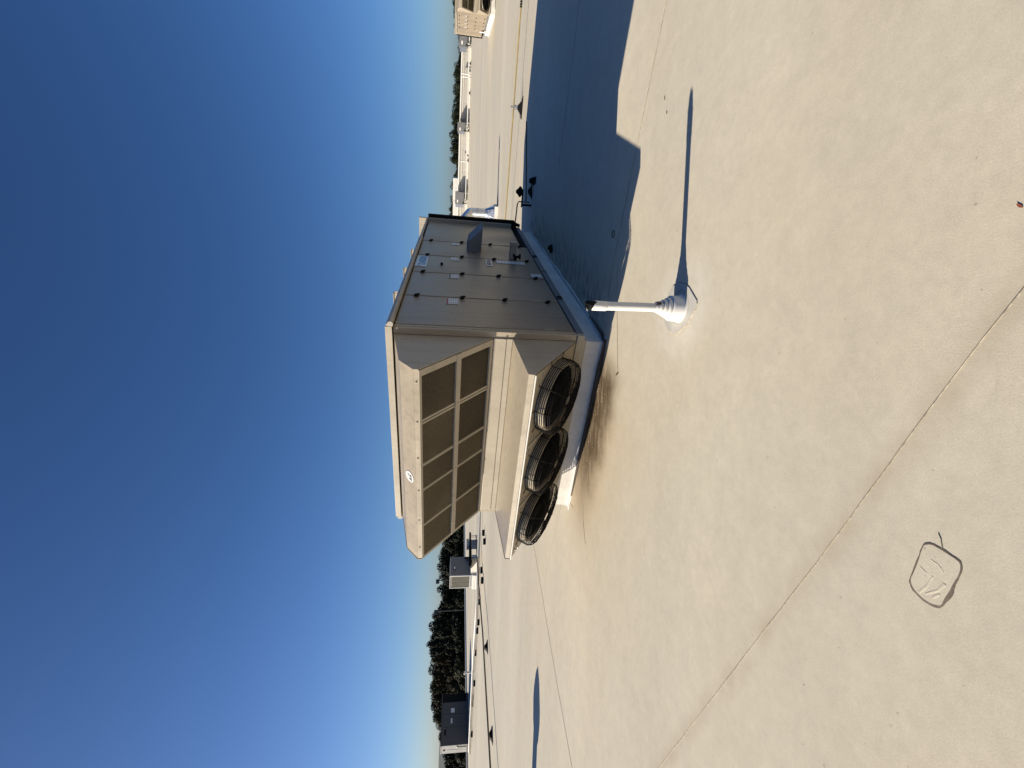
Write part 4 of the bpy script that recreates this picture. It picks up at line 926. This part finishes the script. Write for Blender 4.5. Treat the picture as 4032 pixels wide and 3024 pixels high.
left_prof = [(2040, 1742), (2090, 1740), (2137, 1738), (2172, 1735), (2205, 1720), (2224, 1732), (2245, 1721), (2267, 1738), (2310, 1721), (2335, 1729), (2357, 1730), (2386, 1729), (2405, 1712), (2430, 1701), (2457, 1689), (2478, 1694), (2495, 1701), (2528, 1673), (2552, 1682), (2579, 1687), (2601, 1700), (2629, 1687), (2652, 1694), (2677, 1695), (2705, 1694), (2735, 1692), (2768, 1689), (2800, 1697), (2832, 1709), (2857, 1725), (2885, 1726), (2910, 1726), (2940, 1736), (2973, 1742), (3005, 1744), (3035, 1742)]
GL = 'trees beyond the left edge of the roof'
for i, (Y, X) in enumerate(left_prof):
    pk = {2205: 'rounded dark tree crown rising just right of the lone light box', 2310: 'grey green open topped tree just left of the lone light box', 2457: 'tall dark tree beside the second light box', 2528: 'tallest tree of the left row, with a loose grey green top',
          2629: 'grey green tree behind the white vent post', 2768: 'broad olive brown tree behind the charcoal unit'}.get(Y)
    mi = 2 if Y in (2310, 2528, 2552, 2629) else (1 if 2480 < Y < 2760 and i % 3 else (3 if 2690 < Y < 2860 else 0))
    tree(Y, X, 84 + (i * 37 % 23), 4.4 + (i * 29 % 10) * 0.17, mi, pk or 'dark leafy tree in the dense row beyond the left roof edge', GL)
for i in range(26):                                       # second row, closing the gaps
    Y = 2035 + i * 39; a = min(left_prof, key=lambda p: abs(p[0] - Y))
    tree(Y, a[1] + 10 + (i * 7 % 9), 112 + (i * 17 % 12), 7.6, (0, 1, 0, 3)[i % 4] if Y > 2400 else 0, 'dark leafy tree in the dense row beyond the left roof edge', GL)
for i in range(20):                                       # understorey at the front
    Y = 2040 + i * 51; tree(Y, 1775 + (i * 11 % 14), 74 + (i * 5 % 6), 6.0, 0 if Y < 2620 or Y > 2900 else 3, 'low dark undergrowth tree close behind the left roof edge', 'low trees close behind the left roof edge')
right_prof = [(-20, 1786), (9, 1789), (45, 1777), (68, 1782), (90, 1781), (118, 1788), (145, 1795), (181, 1801), (220, 1803), (256, 1802), (283, 1789), (307, 1781), (337, 1797), (362, 1788), (386, 1775), (412, 1783), (437, 1788), (473, 1771), (502, 1777), (528, 1784), (548, 1776), (564, 1768), (592, 1771), (618, 1777), (640, 1772), (669, 1790), (690, 1789), (708, 1786), (741, 1774), (770, 1781), (790, 1776), (806, 1765), (842, 1763), (870, 1768)]
GR = 'trees behind the far parapet'
for i, (Y, X) in enumerate(right_prof):
    pk = {386: 'round dark tree standing clear above the far parapet, right of the middle condensing unit', 283: 'pointed dark tree above the far parapet', 564: 'tallest tree behind the far parapet, by the middle condensing unit', 842: 'dark green tree over the parapet beside the big unit', 45: 'round dark tree behind the distant beige unit'}.get(Y)
    tree(Y, X, 118 + (i * 31 % 20), 3.6 + (i * 23 % 9) * 0.22, 2 if i % 5 == 3 else 0, pk or 'small dark tree in the row behind the far parapet', GR)
for i in range(24):
    Y = -20 + i * 38; a = min(right_prof, key=lambda p: abs(p[0] - Y)); tree(Y, min(a[1] + 10, 1804), 142 + (i * 13 % 12), 9.5, 0, 'small dark tree in the row behind the far parapet', GR)
# lot lights poking out of the trees
for Y, X0, X1, lab in ((2288, 1718, 1731, 'dark square lot light head on a pole standing clear of the left trees'), (2407, 1711, 1727, 'dark square lot light head on a pole against the tall left tree')):
    dist = 72; x = (1512 - Y) / FPX * dist; z1 = EYE + (HOR(Y) - X0) / FPX * dist; z0 = EYE + (HOR(Y) - X1) / FPX * dist
    t = thing('lot_light', lab, 'street lamp', (x, dist, GZ)); hw = 8.0 / FPX * dist
    MB().box(-hw, hw, -0.12, 0.12, z0 - GZ, z1 - GZ).build('lamp_head', M['dgrey'], t, 0.03)
    b = MB(); b.tube([(hw * 0.3, 0.1, 0), (hw * 0.3, 0.1, z0 - GZ + 0.1)], 0.07, 10); b.build('pole', M['dgrey'], t)
# distant wooded ridge at the left
b = MB(); ridge = []; n = 60
for i in range(n + 1):
    f = i / n; x = -2900 + 2400 * f; hgt = 26 * (1 - f) ** 0.8 + 4 * math.sin(f * 9) + 3 * math.sin(f * 23 + 1) + random.uniform(-1, 1)
    ridge.append((x, hgt))
vs = []
for x, hg in ridge: vs += [(x, 1500, GZ), (x, 1640, GZ + 8 + hg * 0.9), (x, 1760, GZ + 10 + hg), (x, 2100, GZ)]
b.add(vs, [(i * 4 + k, i * 4 + k + 1, i * 4 + k + 5, i * 4 + k + 4) for i in range(n) for k in range(3)], True)
structure(b.build('hill', M['hill']))
bpy.context.view_layer.update()
